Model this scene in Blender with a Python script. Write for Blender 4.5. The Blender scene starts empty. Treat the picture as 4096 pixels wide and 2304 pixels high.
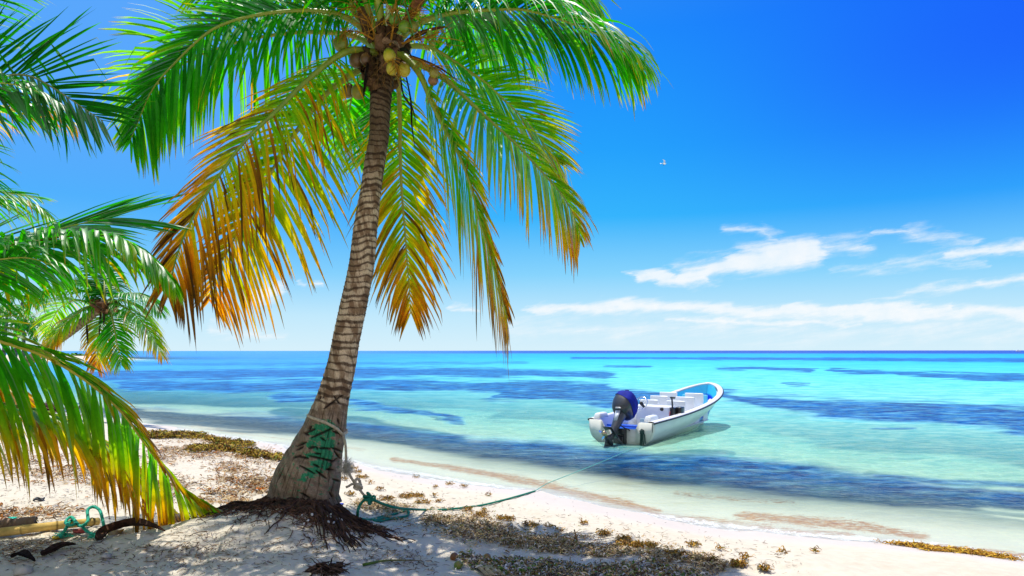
import bpy, bmesh, math, random
import numpy as np
from mathutils import Vector, Matrix

rng = np.random.default_rng(7)
random.seed(7)
sc = bpy.context.scene
COL = sc.collection

# ------------------------------------------------------------------ scale of the place
EYE, F, CX, HY = 2.1, 2731.0, 2048.0, 1402.0      # eye height above the sea (m), survey constants of the plan


def P(px, py, D):
    """Plan helper: bearing, dip and distance to a point in metres."""
    return np.array([(px - CX) / F * D, D, EYE - (py - HY) / F * D])


# ------------------------------------------------------------------ noise
def _hash(ix, iy, seed):
    n = (ix * 374761393 + iy * 668265263 + seed * 974634777) & 0xFFFFFFFF
    n = ((n ^ (n >> 13)) * 1274126177) & 0xFFFFFFFF
    return (n ^ (n >> 16)) & 0xFFFFFFFF


def perlin(x, y, seed=0):
    x = np.asarray(x, float); y = np.asarray(y, float)
    ix = np.floor(x).astype(np.int64); iy = np.floor(y).astype(np.int64)
    fx = x - ix; fy = y - iy
    u = fx * fx * fx * (fx * (fx * 6 - 15) + 10); v = fy * fy * fy * (fy * (fy * 6 - 15) + 10)

    def g(dx, dy):
        a = _hash(ix + dx, iy + dy, seed) / 4294967296.0 * 2 * np.pi
        return np.cos(a) * (fx - dx) + np.sin(a) * (fy - dy)
    a = g(0, 0) + u * (g(1, 0) - g(0, 0))
    b = g(0, 1) + u * (g(1, 1) - g(0, 1))
    return (a + v * (b - a)) * 1.4


def fbm(x, y, seed=0, octv=4, gain=0.5):
    s = 0; amp = 1; f = 1; tot = 0
    for i in range(octv):
        s = s + amp * perlin(x * f + 17.3 * i, y * f - 9.1 * i, seed + i)
        tot += amp; amp *= gain; f *= 2.03
    return s / tot * 1.5


def sstep(a, b, x):
    t = np.clip((x - a) / (b - a), 0, 1)
    return t * t * (3 - 2 * t)


# ------------------------------------------------------------------ object helpers
def make_mesh(name, V, Fc, mat=None, col=None, uv=None, attrs=None, smooth=True, parent=None, fmat=None, mats=None):
    V = np.asarray(V, np.float32).reshape(-1, 3)
    me = bpy.data.meshes.new(name)
    me.vertices.add(len(V)); me.vertices.foreach_set('co', V.ravel())
    if isinstance(Fc, np.ndarray):
        k = Fc.shape[1]; nf = len(Fc)
        loops = Fc.astype(np.int32).ravel()
        starts = np.arange(nf, dtype=np.int32) * k
    else:
        ln = [len(f) for f in Fc]; nf = len(Fc)
        loops = np.fromiter((i for f in Fc for i in f), np.int32)
        starts = np.concatenate([[0], np.cumsum(ln)[:-1]]).astype(np.int32)
    me.loops.add(len(loops)); me.loops.foreach_set('vertex_index', loops)
    me.polygons.add(nf); me.polygons.foreach_set('loop_start', starts)
    me.update(calc_edges=True)
    if smooth:
        me.polygons.foreach_set('use_smooth', np.ones(nf, bool))
    if col is not None:
        c = np.asarray(col, np.float32)
        if c.shape[1] == 3: c = np.concatenate([c, np.ones((len(c), 1), np.float32)], 1)
        a = me.color_attributes.new('Col', 'FLOAT_COLOR', 'POINT'); a.data.foreach_set('color', c.ravel())
    for k_, v_ in (attrs or {}).items():
        a = me.attributes.new(k_, 'FLOAT', 'POINT'); a.data.foreach_set('value', np.asarray(v_, np.float32))
    if uv is not None:
        l = me.uv_layers.new(name='UVMap'); u = np.asarray(uv, np.float32)[loops]; l.data.foreach_set('uv', u.ravel())
    for m in (mats or ([mat] if mat else [])): me.materials.append(m)
    if fmat is not None: me.polygons.foreach_set('material_index', np.asarray(fmat, np.int32))
    me.validate(); me.update()
    o = bpy.data.objects.new(name, me); COL.objects.link(o)
    if parent is not None: o.parent = parent
    return o


class MB:
    """collects pieces into one mesh"""
    def __init__(s): s.V = []; s.F = []; s.C = []; s.n = 0

    def add(s, V, Fc, col=(1, 1, 1)):
        V = np.asarray(V, float).reshape(-1, 3)
        s.V.append(V); s.F += [tuple(int(i) + s.n for i in f) for f in Fc]
        c = np.asarray(col, float)
        s.C.append(np.tile(c, (len(V), 1)) if c.ndim == 1 else c)
        s.n += len(V); return s

    def build(s, name, mat, parent=None, smooth=True, origin=None):
        V = np.concatenate(s.V)
        return make_mesh(name, V, s.F, mat, col=np.concatenate(s.C), smooth=smooth, parent=parent)


def thing(name, label, cat, loc=(0, 0, 0), group=None):
    o = bpy.data.objects.new(name, None); COL.objects.link(o); o.empty_display_size = 0.1
    o.location = loc
    return tag(o, label, cat, group)


def tag(o, label, cat, group=None, kind=None):
    o['label'] = label; o['category'] = cat
    if group: o['group'] = group
    if kind: o['kind'] = kind
    return o


def reorigin(o, loc):
    """move the object's origin to loc without moving its shape"""
    loc = Vector(loc); o.data.transform(Matrix.Translation(-loc)); o.location = loc
    return o


def catmull(pts, n):
    p = np.asarray(pts, float)
    p = np.vstack([2 * p[0] - p[1], p, 2 * p[-1] - p[-2]])
    m = len(p) - 3
    d = np.concatenate([[0], np.cumsum(np.linalg.norm(np.diff(p[1:-1], axis=0)[:, :3], axis=1))])
    q = np.interp(np.linspace(0, d[-1], n), d, np.arange(m + 1))
    i = np.minimum(q.astype(int), m - 1); t = (q - i)[:, None]
    a, b, c, e = p[i], p[i + 1], p[i + 2], p[i + 3]
    return 0.5 * (2 * b + (c - a) * t + (2 * a - 5 * b + 4 * c - e) * t ** 2 + (-a + 3 * b - 3 * c + e) * t ** 3)


def nrm(v):
    return v / np.maximum(np.linalg.norm(v, axis=-1, keepdims=True), 1e-9)


def frames(pts):
    p = np.asarray(pts, float); n = len(p)
    T = nrm(np.gradient(p, axis=0))
    N = np.zeros_like(p)
    a = np.array([0, 0, 1.0]) if abs(T[0, 2]) < 0.9 else np.array([1.0, 0, 0])
    N[0] = nrm(a - a.dot(T[0]) * T[0])
    for i in range(1, n):
        v = N[i - 1] - N[i - 1].dot(T[i]) * T[i]; N[i] = nrm(v)
    return T, N, np.cross(T, N)


def tube(pts, r, k=8, cap=True):
    p = np.asarray(pts, float); n = len(p); r = np.broadcast_to(np.asarray(r, float), (n,))
    T, N, B = frames(p)
    a = np.arange(k) / k * 2 * np.pi
    V = p[:, None] + r[:, None, None] * (np.cos(a)[None, :, None] * N[:, None] + np.sin(a)[None, :, None] * B[:, None])
    i = np.arange(n - 1)[:, None] * k; j = np.arange(k)[None]; j2 = (j + 1) % k
    Q = np.stack([i + j, i + j2, i + k + j2, i + k + j], -1).reshape(-1, 4)
    Fc = [tuple(q) for q in Q]
    if cap: Fc += [tuple(range(k))[::-1], tuple(range((n - 1) * k, n * k))]
    return V.reshape(-1, 3), Fc


def rope_mesh(pts, r, pitch=0.05, strands=3, step=None, k=5):
    p = np.asarray(pts, float)
    L = np.linalg.norm(np.diff(p, axis=0), axis=1).sum()
    n = max(8, int(L / (step or pitch / 6)))
    c = catmull(p, n); T, N, B = frames(c)
    ph = np.linspace(0, L / pitch * 2 * np.pi, n)
    V = []; Fc = []; o = 0
    for s in range(strands):
        a = ph + s * 2 * np.pi / strands
        q = c + r * 0.5 * (np.cos(a)[:, None] * N + np.sin(a)[:, None] * B)
        v, f = tube(q, r * 0.56, k); V.append(v); Fc += [tuple(i + o for i in x) for x in f]; o += len(v)
    return np.concatenate(V), Fc


def box(sx, sy, sz, loc=(0, 0, 0), bev=0.0, seg=2, taper=(1, 1), rot=None):
    bm = bmesh.new(); bmesh.ops.create_cube(bm, size=1)
    for v in bm.verts:
        t = v.co.z + .5
        v.co.x *= sx * (1 + (taper[0] - 1) * t); v.co.y *= sy * (1 + (taper[1] - 1) * t); v.co.z *= sz
    if bev: bmesh.ops.bevel(bm, geom=bm.edges[:], offset=bev, segments=seg, affect='EDGES', profile=.5)
    if rot is not None: bmesh.ops.transform(bm, matrix=rot, verts=bm.verts[:])
    bm.verts.index_update()
    V = np.array([v.co[:] for v in bm.verts]) + np.array(loc); Fc = [tuple(v.index for v in f.verts) for f in bm.faces]
    bm.free(); return V, Fc


def ball(rx, ry, rz, loc=(0, 0, 0), nu=16, nv=12, fn=None):
    V = []; Fc = []
    for i in range(nv + 1):
        th = math.pi * i / nv
        for j in range(nu):
            ph = 2 * math.pi * j / nu
            x, y, z = math.sin(th) * math.cos(ph), math.sin(th) * math.sin(ph), math.cos(th)
            if fn: x, y, z = fn(x, y, z)
            V.append((x * rx, y * ry, z * rz))
    for i in range(nv):
        for j in range(nu):
            Fc.append((i * nu + j, (i + 1) * nu + j, (i + 1) * nu + (j + 1) % nu, i * nu + (j + 1) % nu))
    return np.array(V) + np.array(loc), Fc


# ------------------------------------------------------------------ material helpers
class NT:
    def __init__(s, nt): s.nt = nt; s.L = nt.links

    def n(s, typ, ins=None, **props):
        nd = s.nt.nodes.new('ShaderNode' + typ)
        for k, v in props.items(): setattr(nd, k, v)
        for k, v in (ins or {}).items(): s.put(nd.inputs[k], v)
        return nd

    def put(s, sock, v):
        if isinstance(v, bpy.types.NodeSocket): s.L.new(v, sock)
        elif isinstance(v, bpy.types.Node): s.L.new(v.outputs[0], sock)
        else:
            if hasattr(sock, 'default_value') and isinstance(v, (tuple, list)) and sock.type == 'RGBA' and len(v) == 3: v = (*v, 1)
            sock.default_value = v

    def m(s, op, a, b=0.0, c=None, clamp=False):
        nd = s.n('Math', operation=op, use_clamp=clamp); s.put(nd.inputs[0], a); s.put(nd.inputs[1], b)
        if c is not None: s.put(nd.inputs[2], c)
        return nd.outputs[0]

    def vm(s, op, a, b=(0, 0, 0)):
        nd = s.n('VectorMath', operation=op); s.put(nd.inputs[0], a); s.put(nd.inputs[1], b); return nd.outputs[0]

    def mix(s, f, a, b, blend='MIX'):
        nd = s.n('Mix', data_type='RGBA', blend_type=blend)
        s.put(nd.inputs[0], f); s.put(nd.inputs[6], a); s.put(nd.inputs[7], b); return nd.outputs[2]

    def rng(s, v, a, b, c=0.0, d=1.0, smooth=False):
        nd = s.n('MapRange', interpolation_type='SMOOTHSTEP' if smooth else 'LINEAR')
        for i, x in enumerate((v, a, b, c, d)): s.put(nd.inputs[i], x)
        return nd.outputs[0]

    def ramp(s, f, stops):
        nd = s.n('ValToRGB'); r = nd.color_ramp
        while len(r.elements) < len(stops): r.elements.new(0.5)
        for e, (p, c) in zip(r.elements, stops): e.position = p; e.color = (*c, 1) if len(c) == 3 else c
        s.put(nd.inputs[0], f); return nd.outputs[0]

    def noise(s, vec, scale, detail=4, rough=.5, out=0, dist=0.0):
        nd = s.n('TexNoise', {'Scale': scale, 'Detail': detail, 'Roughness': rough, 'Distortion': dist}); s.put(nd.inputs['Vector'], vec)
        return nd.outputs[out]

    def attr(s, name, out='Fac'):
        return s.n('Attribute', attribute_name=name).outputs[out]


def new_mat(name):
    m = bpy.data.materials.new(name); m.use_nodes = True; m.node_tree.nodes.clear()
    t = NT(m.node_tree); t.out = t.n('OutputMaterial'); return m, t


def finish(t, sh, disp=None):
    t.L.new(sh if isinstance(sh, bpy.types.NodeSocket) else sh.outputs[0], t.out.inputs['Surface'])


def simple_mat(name, col, rough=.5, metal=0.0, var=.15, scale=8.0, bump=0.0, bscale=40.0, spec=.5, usecol=False, coat=0.0):
    m, t = new_mat(name)
    tc = t.n('TexCoord').outputs['Object']
    nz = t.noise(tc, scale, 5, .6)
    base = t.attr('Col', 'Color') if usecol else t.n('RGB').outputs[0]
    if not usecol: base.default_value = (*col, 1)
    c = t.mix(t.rng(nz, .3, .7, 0, 1), t.mix(1.0, base, (1 - var,) * 3, 'MULTIPLY'), t.mix(1.0, base, (1 + var,) * 3, 'MULTIPLY'))
    p = t.n('BsdfPrincipled', {'Base Color': c, 'Roughness': rough, 'Metallic': metal, 'Specular IOR Level': spec, 'Coat Weight': coat})
    if bump:
        b = t.n('Bump', {'Strength': bump, 'Distance': .01, 'Height': t.noise(tc, bscale, 5, .65)}); t.L.new(b.outputs[0], p.inputs['Normal'])
    finish(t, p); return m
# ================================================================== SETTING: shore plan, beach, sea, sky, sun, camera
SHORE_SURVEY = [(6500, 2900), (5000, 2420), (4500, 2310), (4096, 2240), (3708, 2188), (3220, 2146), (2813, 2102), (2407, 2040), (2200, 1990),
                (1837, 1930), (1420, 1858), (1160, 1792), (900, 1748), (600, 1700), (150, 1644), (-400, 1600), (-1200, 1540),
                (-2200, 1490), (-1700, 1462), (-900, 1449), (-200, 1445), (100, 1443), (250, 1442.5), (400, 1438), (540, 1434), (480, 1429),
                (330, 1426), (150, 1424.5), (-200, 1424), (-1500, 1422)]
shore = [((px - CX) / F * (EYE * F / (py - HY)), EYE * F / (py - HY)) for px, py in SHORE_SURVEY]
shore = [(60, -25), (14, 1.0)] + shore + [(-900, 300), (-900, -200), (60, -200)]
SH = np.array(shore)


def shore_dist(x, y):
    """signed distance to the waterline, positive on land"""
    x = np.asarray(x, float); y = np.asarray(y, float)
    best = np.full(x.shape, 1e18); inside = np.zeros(x.shape, bool)
    for (ax, ay), (bx, by) in zip(SH, np.roll(SH, -1, axis=0)):
        dx, dy = bx - ax, by - ay
        t = np.clip(((x - ax) * dx + (y - ay) * dy) / (dx * dx + dy * dy), 0, 1)
        best = np.minimum(best, (x - ax - t * dx) ** 2 + (y - ay - t * dy) ** 2)
        c = (ay > y) != (by > y)
        with np.errstate(divide='ignore', invalid='ignore'):
            xi = ax + (y - ay) * dx / (dy if dy else 1e-9)
        inside ^= c & (x < xi)
    return np.where(inside, 1, -1) * np.sqrt(best)


TREE = np.array([-1.80, 5.9])


def mound(x, y):
    dx = x - TREE[0]; dy = y - TREE[1]
    sx = np.where(dx < 0, 1.12, 0.55); sy = np.where(dy < 0, 0.95, 0.42)
    m = 0.29 * np.exp(-((dx / sx) ** 2 + (dy / sy) ** 2))
    # low ridge of sand running from the tree toward the left front
    rx, ry = x + 2.6, y - 5.15
    m = m + 0.13 * np.exp(-((rx * .9 + ry * .35) / 1.05) ** 2 - ((ry - rx * .38) / .42) ** 2)
    return m


def ground_z(x, y):
    x = np.asarray(x, float); y = np.asarray(y, float)
    d = shore_dist(x, y) + 0.35 * fbm(x * .45, y * .45, 3, 3)
    land = .75 * (1 - np.exp(-np.maximum(d, 0) / 4.0))
    sea = -.75 * (1 - np.exp(np.minimum(d, 0) / 6.5)) - np.minimum(.012 * np.maximum(-d, 0), 3)
    z = np.where(d > 0, land, sea)
    near = np.exp(-((x + .5) ** 2 + (y - 6) ** 2) / 140.0)
    k = sstep(.6, 2.6, d)
    z = z + mound(x, y)
    z = z + k * (.045 * fbm(x * .6, y * .6, 11, 3) + near * (.020 * fbm(x * 2.6, y * 2.6, 5, 3) + .012 * fbm(x * 7.5, y * 7.5, 8, 3)))
    mk = np.exp(-((x - TREE[0] + .4) ** 2 + (y - 5.2) ** 2) / 2.2)
    z = z + mk * .016 * fbm(x * 5.2, y * 5.2, 21, 3)
    z = z + (1 - k) * near * .012 * fbm(x * 1.6, y * 1.6, 31, 2)
    return z


_gx = np.linspace(-24, 14, 950); _gy = np.linspace(1.5, 27, 850)
_GG = None


def gfast(x, y):
    """height of the sand near the camp, read from a table"""
    global _GG
    if _GG is None:
        a, b = np.meshgrid(_gx, _gy); _GG = ground_z(a, b)
    u = np.clip((np.asarray(x, float) - _gx[0]) / (_gx[1] - _gx[0]), 0, 948.9); v = np.clip((np.asarray(y, float) - _gy[0]) / (_gy[1] - _gy[0]), 0, 848.9)
    i, j = v.astype(int), u.astype(int); fu, fv = u - j, v - i
    return ((_GG[i, j] * (1 - fu) + _GG[i, j + 1] * fu) * (1 - fv) + (_GG[i + 1, j] * (1 - fu) + _GG[i + 1, j + 1] * fu) * fv)


def ground_at(px, py):
    """where the sight line to a surveyed point meets the ground"""
    px = np.asarray(px, float); py = np.asarray(py, float)
    D = (EYE - .5) * F / (py - HY)
    for _ in range(14):
        x = (px - CX) / F * D
        D = .5 * D + .5 * (EYE - gfast(x, D)) * F / (py - HY)
    x = (px - CX) / F * D
    return np.stack([x, D, gfast(x, D)], -1)


def capsules(px, py, segs):
    """union of soft capsules on the plan; each (x0,y0,x1,y1,half thickness,strength)"""
    out = np.zeros(np.shape(px))
    for x0, y0, x1, y1, t, s in segs:
        # distances are measured in a stretched space so streaks lie along the shore
        ax, ay, bx, by = x0 / 2.2, y0, x1 / 2.2, y1
        qx = px / 2.2; dx, dy = bx - ax, by - ay
        u = np.clip(((qx - ax) * dx + (py - ay) * dy) / (dx * dx + dy * dy + 1e-9), 0, 1)
        d = np.hypot(qx - ax - u * dx, py - ay - u * dy) / t
        out = np.maximum(out, s * np.clip(1.5 - d, 0, 1))
    return out


def chain(pts, s=1.0):
    return [(a[0], a[1], b[0], b[1], (a[2] + b[2]) / 2, s) for a, b in zip(pts, pts[1:])]


GRASS = (chain([(100, 1630, 16), (350, 1640, 22), (650, 1665, 24), (900, 1682, 32), (1134, 1696, 34), (1420, 1720, 34), (1680, 1760, 34), (1940, 1800, 42),
                (2175, 1815, 48), (2420, 1850, 58), (2650, 1885, 60), (2895, 1890, 70), (3220, 1930, 70), (3546, 1972, 56), (3871, 1997, 40), (4300, 2020, 34)])
         + chain([(3500, 1905, 12), (3850, 1935, 16), (4300, 1950, 16)], .7)
         + chain([(400, 1500, 18), (900, 1497, 22), (1430, 1488, 20), (2000, 1490, 18), (2430, 1500, 12)], .95)
         + chain([(500, 1540, 20), (1000, 1548, 26), (1400, 1540, 22), (1900, 1545, 22), (2400, 1548, 24)], .95)
         + chain([(2000, 1575, 14), (2300, 1585, 34), (2600, 1600, 30), (2720, 1622, 12)], 1)
         + chain([(1150, 1590, 16), (1400, 1610, 18), (1700, 1655, 10), (1850, 1680, 9)], .8)
         + chain([(2879, 1474, 5), (3050, 1474, 8), (3250, 1482, 5)], .9)
         + chain([(3330, 1482, 4), (3600, 1494, 11), (3850, 1506, 12), (4400, 1520, 15)], 1)
         + chain([(2420, 1465, 4), (2600, 1467, 4)], .8)
         + chain([(2900, 1582, 7), (3060, 1605, 26), (3300, 1632, 36), (3546, 1640, 36), (3800, 1655, 40), (4100, 1690, 55), (4500, 1720, 60)], 1)
         + chain([(3140, 1538, 4), (3230, 1540, 5)], .7) + chain([(3480, 1710, 6), (3600, 1712, 7)], .5)
         + chain([(2290, 1432, 3), (2800, 1434, 5), (3300, 1437, 6), (3800, 1441, 8), (4600, 1444, 9)], 1)
         + chain([(300, 1452, 6), (900, 1456, 8), (1500, 1454, 8), (2100, 1450, 6)], .55))
WEED = (chain([(1560, 1835, 7), (1750, 1862, 9), (2000, 1905, 14), (2180, 1935, 16), (2380, 1985, 20), (2520, 2015, 16), (2650, 2050, 10)], .95)
        + chain([(2640, 2062, 12), (2900, 2085, 16), (3150, 2118, 14)], .7)
        + chain([(2990, 2062, 14), (3200, 2082, 22), (3450, 2108, 20), (3700, 2150, 12)], .95)
        + chain([(3080, 2120, 9), (3400, 2140, 10)], .8)
        + chain([(3690, 2188, 11), (3900, 2206, 12), (4200, 2238, 12)], .95)
        + chain([(2700, 1975, 8), (2950, 2000, 12), (3150, 2012, 8)], .6)
        + chain([(800, 1705, 6), (1100, 1750, 8), (1400, 1800, 8)], .5))


def polar_sheet(na_front, na_back, radii, cx=0.0, cy=0.0):
    """one big sheet, finely divided where people stand and coarsely far away"""
    a1 = np.linspace(-52, 52, na_front); a2 = np.linspace(52, 308, na_back + 2)[1:-1]
    ang = np.radians(np.concatenate([a1, a2])); n = len(ang)
    X = cx + np.sin(ang)[None] * radii[:, None]; Y = cy + np.cos(ang)[None] * radii[:, None]
    X = np.concatenate([[cx], X.ravel()]); Y = np.concatenate([[cy], Y.ravel()])
    m = len(radii); i = np.arange(m - 1)[:, None] * n + 1; j = np.arange(n)[None]; j2 = (j + 1) % n
    Q = np.stack([i + j, i + n + j, i + n + j2, i + j2], -1).reshape(-1, 4)
    tri = np.stack([np.zeros(n, int), 1 + np.arange(n), 1 + (np.arange(n) + 1) % n], -1)
    return X, Y, [tuple(t) for t in tri] , Q


def sheet_object(name, X, Y, Z, tri, Q, mat, attrs):
    faces = np.concatenate([np.concatenate([np.array(tri), np.array(tri)[:, 2:3]], 1)[:0], Q]) if not len(tri) else None
    V = np.stack([X, Y, Z], -1)
    o = make_mesh(name, V, [tuple(t[::-1]) for t in tri] + [tuple(q) for q in Q[:, ::-1]], mat, attrs=attrs)
    o['kind'] = 'structure'
    return o


# ---------------------------------------------------------------- beach sand (runs on as the sea bed)
def sand_material():
    m, t = new_mat('beach sand')
    pos = t.n('NewGeometry').outputs['Position']
    wet, deb, gr, weed, dep, wave = (t.attr(k) for k in ('wet', 'debris', 'grass', 'weed', 'depth', 'bottom'))
    n1 = t.noise(pos, .7, 5, .6); n2 = t.noise(pos, 9, 5, .6); n3 = t.noise(pos, 420, 2, .7)
    dry = t.mix(n1, (.62, .55, .43), (.74, .675, .56))
    dry = t.mix(t.rng(n2, .35, .75), dry, t.mix(1.0, dry, (.86, .84, .82), 'MULTIPLY'))
    dry = t.mix(t.rng(n3, .25, .8), t.mix(1.0, dry, (.84, .83, .80), 'MULTIPLY'), dry)
    wetc = t.mix(n2, (.56, .48, .40), (.62, .545, .47))
    c = t.mix(wet, dry, wetc)
    # crumbs of dry weed and bark trodden into the sand
    vor = t.n('TexVoronoi', {'Scale': 38.0, 'Randomness': 1.0}, feature='F1')
    wp = t.vm('ADD', t.vm('MULTIPLY', pos, (1, 1.0, 1)), t.vm('MULTIPLY', t.n('TexNoise', {'Scale': 14.0, 'Vector': pos}).outputs['Color'], (.10, .10, .10)))
    t.put(vor.inputs['Vector'], wp)
    cr = t.noise(pos, 46, 3, .75, dist=1.4)
    thr = t.rng(deb, 0, 1, .86, .58)
    spk = t.rng(t.m('SUBTRACT', cr, thr), 0, .05)
    spk2 = t.m('MULTIPLY', t.rng(vor.outputs['Distance'], .16, .09), t.rng(t.m('MULTIPLY', deb, t.n('TexWhiteNoise', {'Vector': vor.outputs['Position']}).outputs[0]), .28, .40))
    spk = t.m('MAXIMUM', spk, spk2)
    crumbcol = t.mix(t.noise(pos, 60, 2), (.05, .028, .015), (.26, .17, .08))
    c = t.mix(t.m('MULTIPLY', spk, t.m('SUBTRACT', 1.0, t.m('MULTIPLY', wet, .9))), c, crumbcol)
    # sea bed: bright sand, dark sea-grass meadows, drifting weed by the edge
    st = t.vm('MULTIPLY', pos, (.75, 1.6, 0))
    g0 = t.noise(st, .45, 7, .62); g1 = t.noise(st, 5.5, 5, .65)
    gm = t.rng(t.m('ADD', gr, t.m('MULTIPLY', t.m('SUBTRACT', g0, .5), .8)), .30, .85, smooth=True)
    gm = t.m('MULTIPLY', gm, t.rng(g1, .22, .52, .45, 1))
    bed = t.mix(t.noise(pos, 2.4, 4), (.68, .67, .45), (.80, .79, .58))
    gcol = t.mix(g1, (.003, .014, .035), (.012, .045, .075))
    gcol = t.mix(t.rng(dep, .2, .8), t.mix(g1, (.02, .04, .05), (.10, .10, .05)), gcol)
    bed = t.mix(gm, bed, gcol)
    wn = t.noise(t.vm('MULTIPLY', pos, (1, 2.0, 1)), 7, 6, .75)
    wn2 = t.noise(t.vm('MULTIPLY', pos, (1, 1.6, 1)), 26, 4, .7)
    wm = t.rng(t.m('ADD', t.m('MULTIPLY', weed, .8), t.m('ADD', t.m('MULTIPLY', t.m('SUBTRACT', wn, .5), 3.0), t.m('MULTIPLY', t.m('SUBTRACT', wn2, .5), 1.6))), .36, .78, smooth=True)
    wm = t.m('MULTIPLY', wm, t.rng(weed, .05, .3))
    wcol = t.mix(t.noise(pos, 11, 4), (.26, .09, .03), (.72, .36, .04))
    bed = t.mix(t.m('MULTIPLY', wm, .95), bed, wcol)
    c = t.mix(wave, c, bed)
    b1 = t.n('Bump', {'Strength': .55, 'Distance': .02, 'Height': t.noise(pos, 16, 6, .7)})
    b2 = t.n('Bump', {'Strength': .35, 'Distance': .006, 'Height': t.noise(pos, 160, 3, .7), 'Normal': b1.outputs[0]})
    smoothn = t.n('Mix', data_type='VECTOR'); t.put(smoothn.inputs[0], t.m('MAXIMUM', wet, wave)); t.put(smoothn.inputs[4], b2.outputs[0]); t.put(smoothn.inputs[5], t.n('NewGeometry').outputs['Normal'])
    p = t.n('BsdfPrincipled', {'Base Color': c, 'Roughness': t.rng(wet, 0, 1, .95, .55), 'Specular IOR Level': t.rng(wet, 0, 1, .12, .3)})
    t.L.new(smoothn.outputs[1], p.inputs['Normal'])
    finish(t, p); return m


radii = np.concatenate([np.linspace(.5, 3.2, 24, endpoint=False), np.geomspace(3.2, 60, 430, endpoint=False), np.geomspace(60, 420, 120, endpoint=False), np.geomspace(420, 9000, 24)])
X, Y, tri, Q = polar_sheet(620, 60, radii)
fr = Y > 1.5
Yc = np.where(fr, Y, 1e3)
ppx = np.where(fr, CX + F * X / Yc, 0); ppy = np.where(fr, HY + EYE * F / Yc, 0)
SD = shore_dist(X, Y); Z = ground_z(X, Y)
ppy = np.where(fr, HY + (EYE - np.minimum(Z, 0)) * F / Yc, 0)      # the bed lies a little below the surface plan
jx = fbm(X * .22, Y * .22, 41, 4); jy = fbm(X * .22 + 9, Y * .22, 42, 4)
scl = np.clip((ppy - HY) * .12, 1.5, 60) * np.interp(ppy, [1620, 1760], [1, .45])
gx = ppx + jx * scl * 4; gy = ppy + jy * scl
GR = capsules(gx, gy, GRASS) * fr; WE = capsules(ppx + jx * 70, ppy + jy * 10, WEED) * fr
SD = shore_dist(X, Y)
Z = ground_z(X, Y)
DEBRIS = (chain([(-200, 1800, 120), (500, 1860, 110), (1000, 1900, 110), (1130, 1960, 70)], .85) + chain([(600, 1760, 45), (1050, 1800, 40)], 1)
          + chain([(-100, 2150, 120), (600, 2260, 110), (1100, 2180, 120), (1500, 2180, 90)], .45)
          + chain([(1450, 2060, 60), (1900, 2110, 65), (2400, 2200, 75), (2900, 2270, 50)], 1)
          + chain([(1500, 1985, 30), (2000, 2060, 30), (2600, 2170, 28), (3200, 2280, 26)], .6))
gdepth = np.where(fr, HY + (EYE - Z) * F / Yc, 0)
DB = capsules(ppx, gdepth, DEBRIS) * fr
DB = np.maximum(DB, .22 * sstep(1.2, 2.5, SD) * fr)
wet = sstep(1.25, .55, SD + .22 * fbm(X * .8, Y * .8, 77, 3)) * (SD > -3)
bottom = sstep(.03, -.12, Z)
beach = sheet_object('beach', X, Y, Z, tri, Q, sand_material(),
                     dict(wet=wet, debris=DB, grass=GR, weed=WE, depth=np.maximum(-Z, 0), bottom=bottom))
beach['label'] = 'pale sand beach sloping into the sea'

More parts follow.
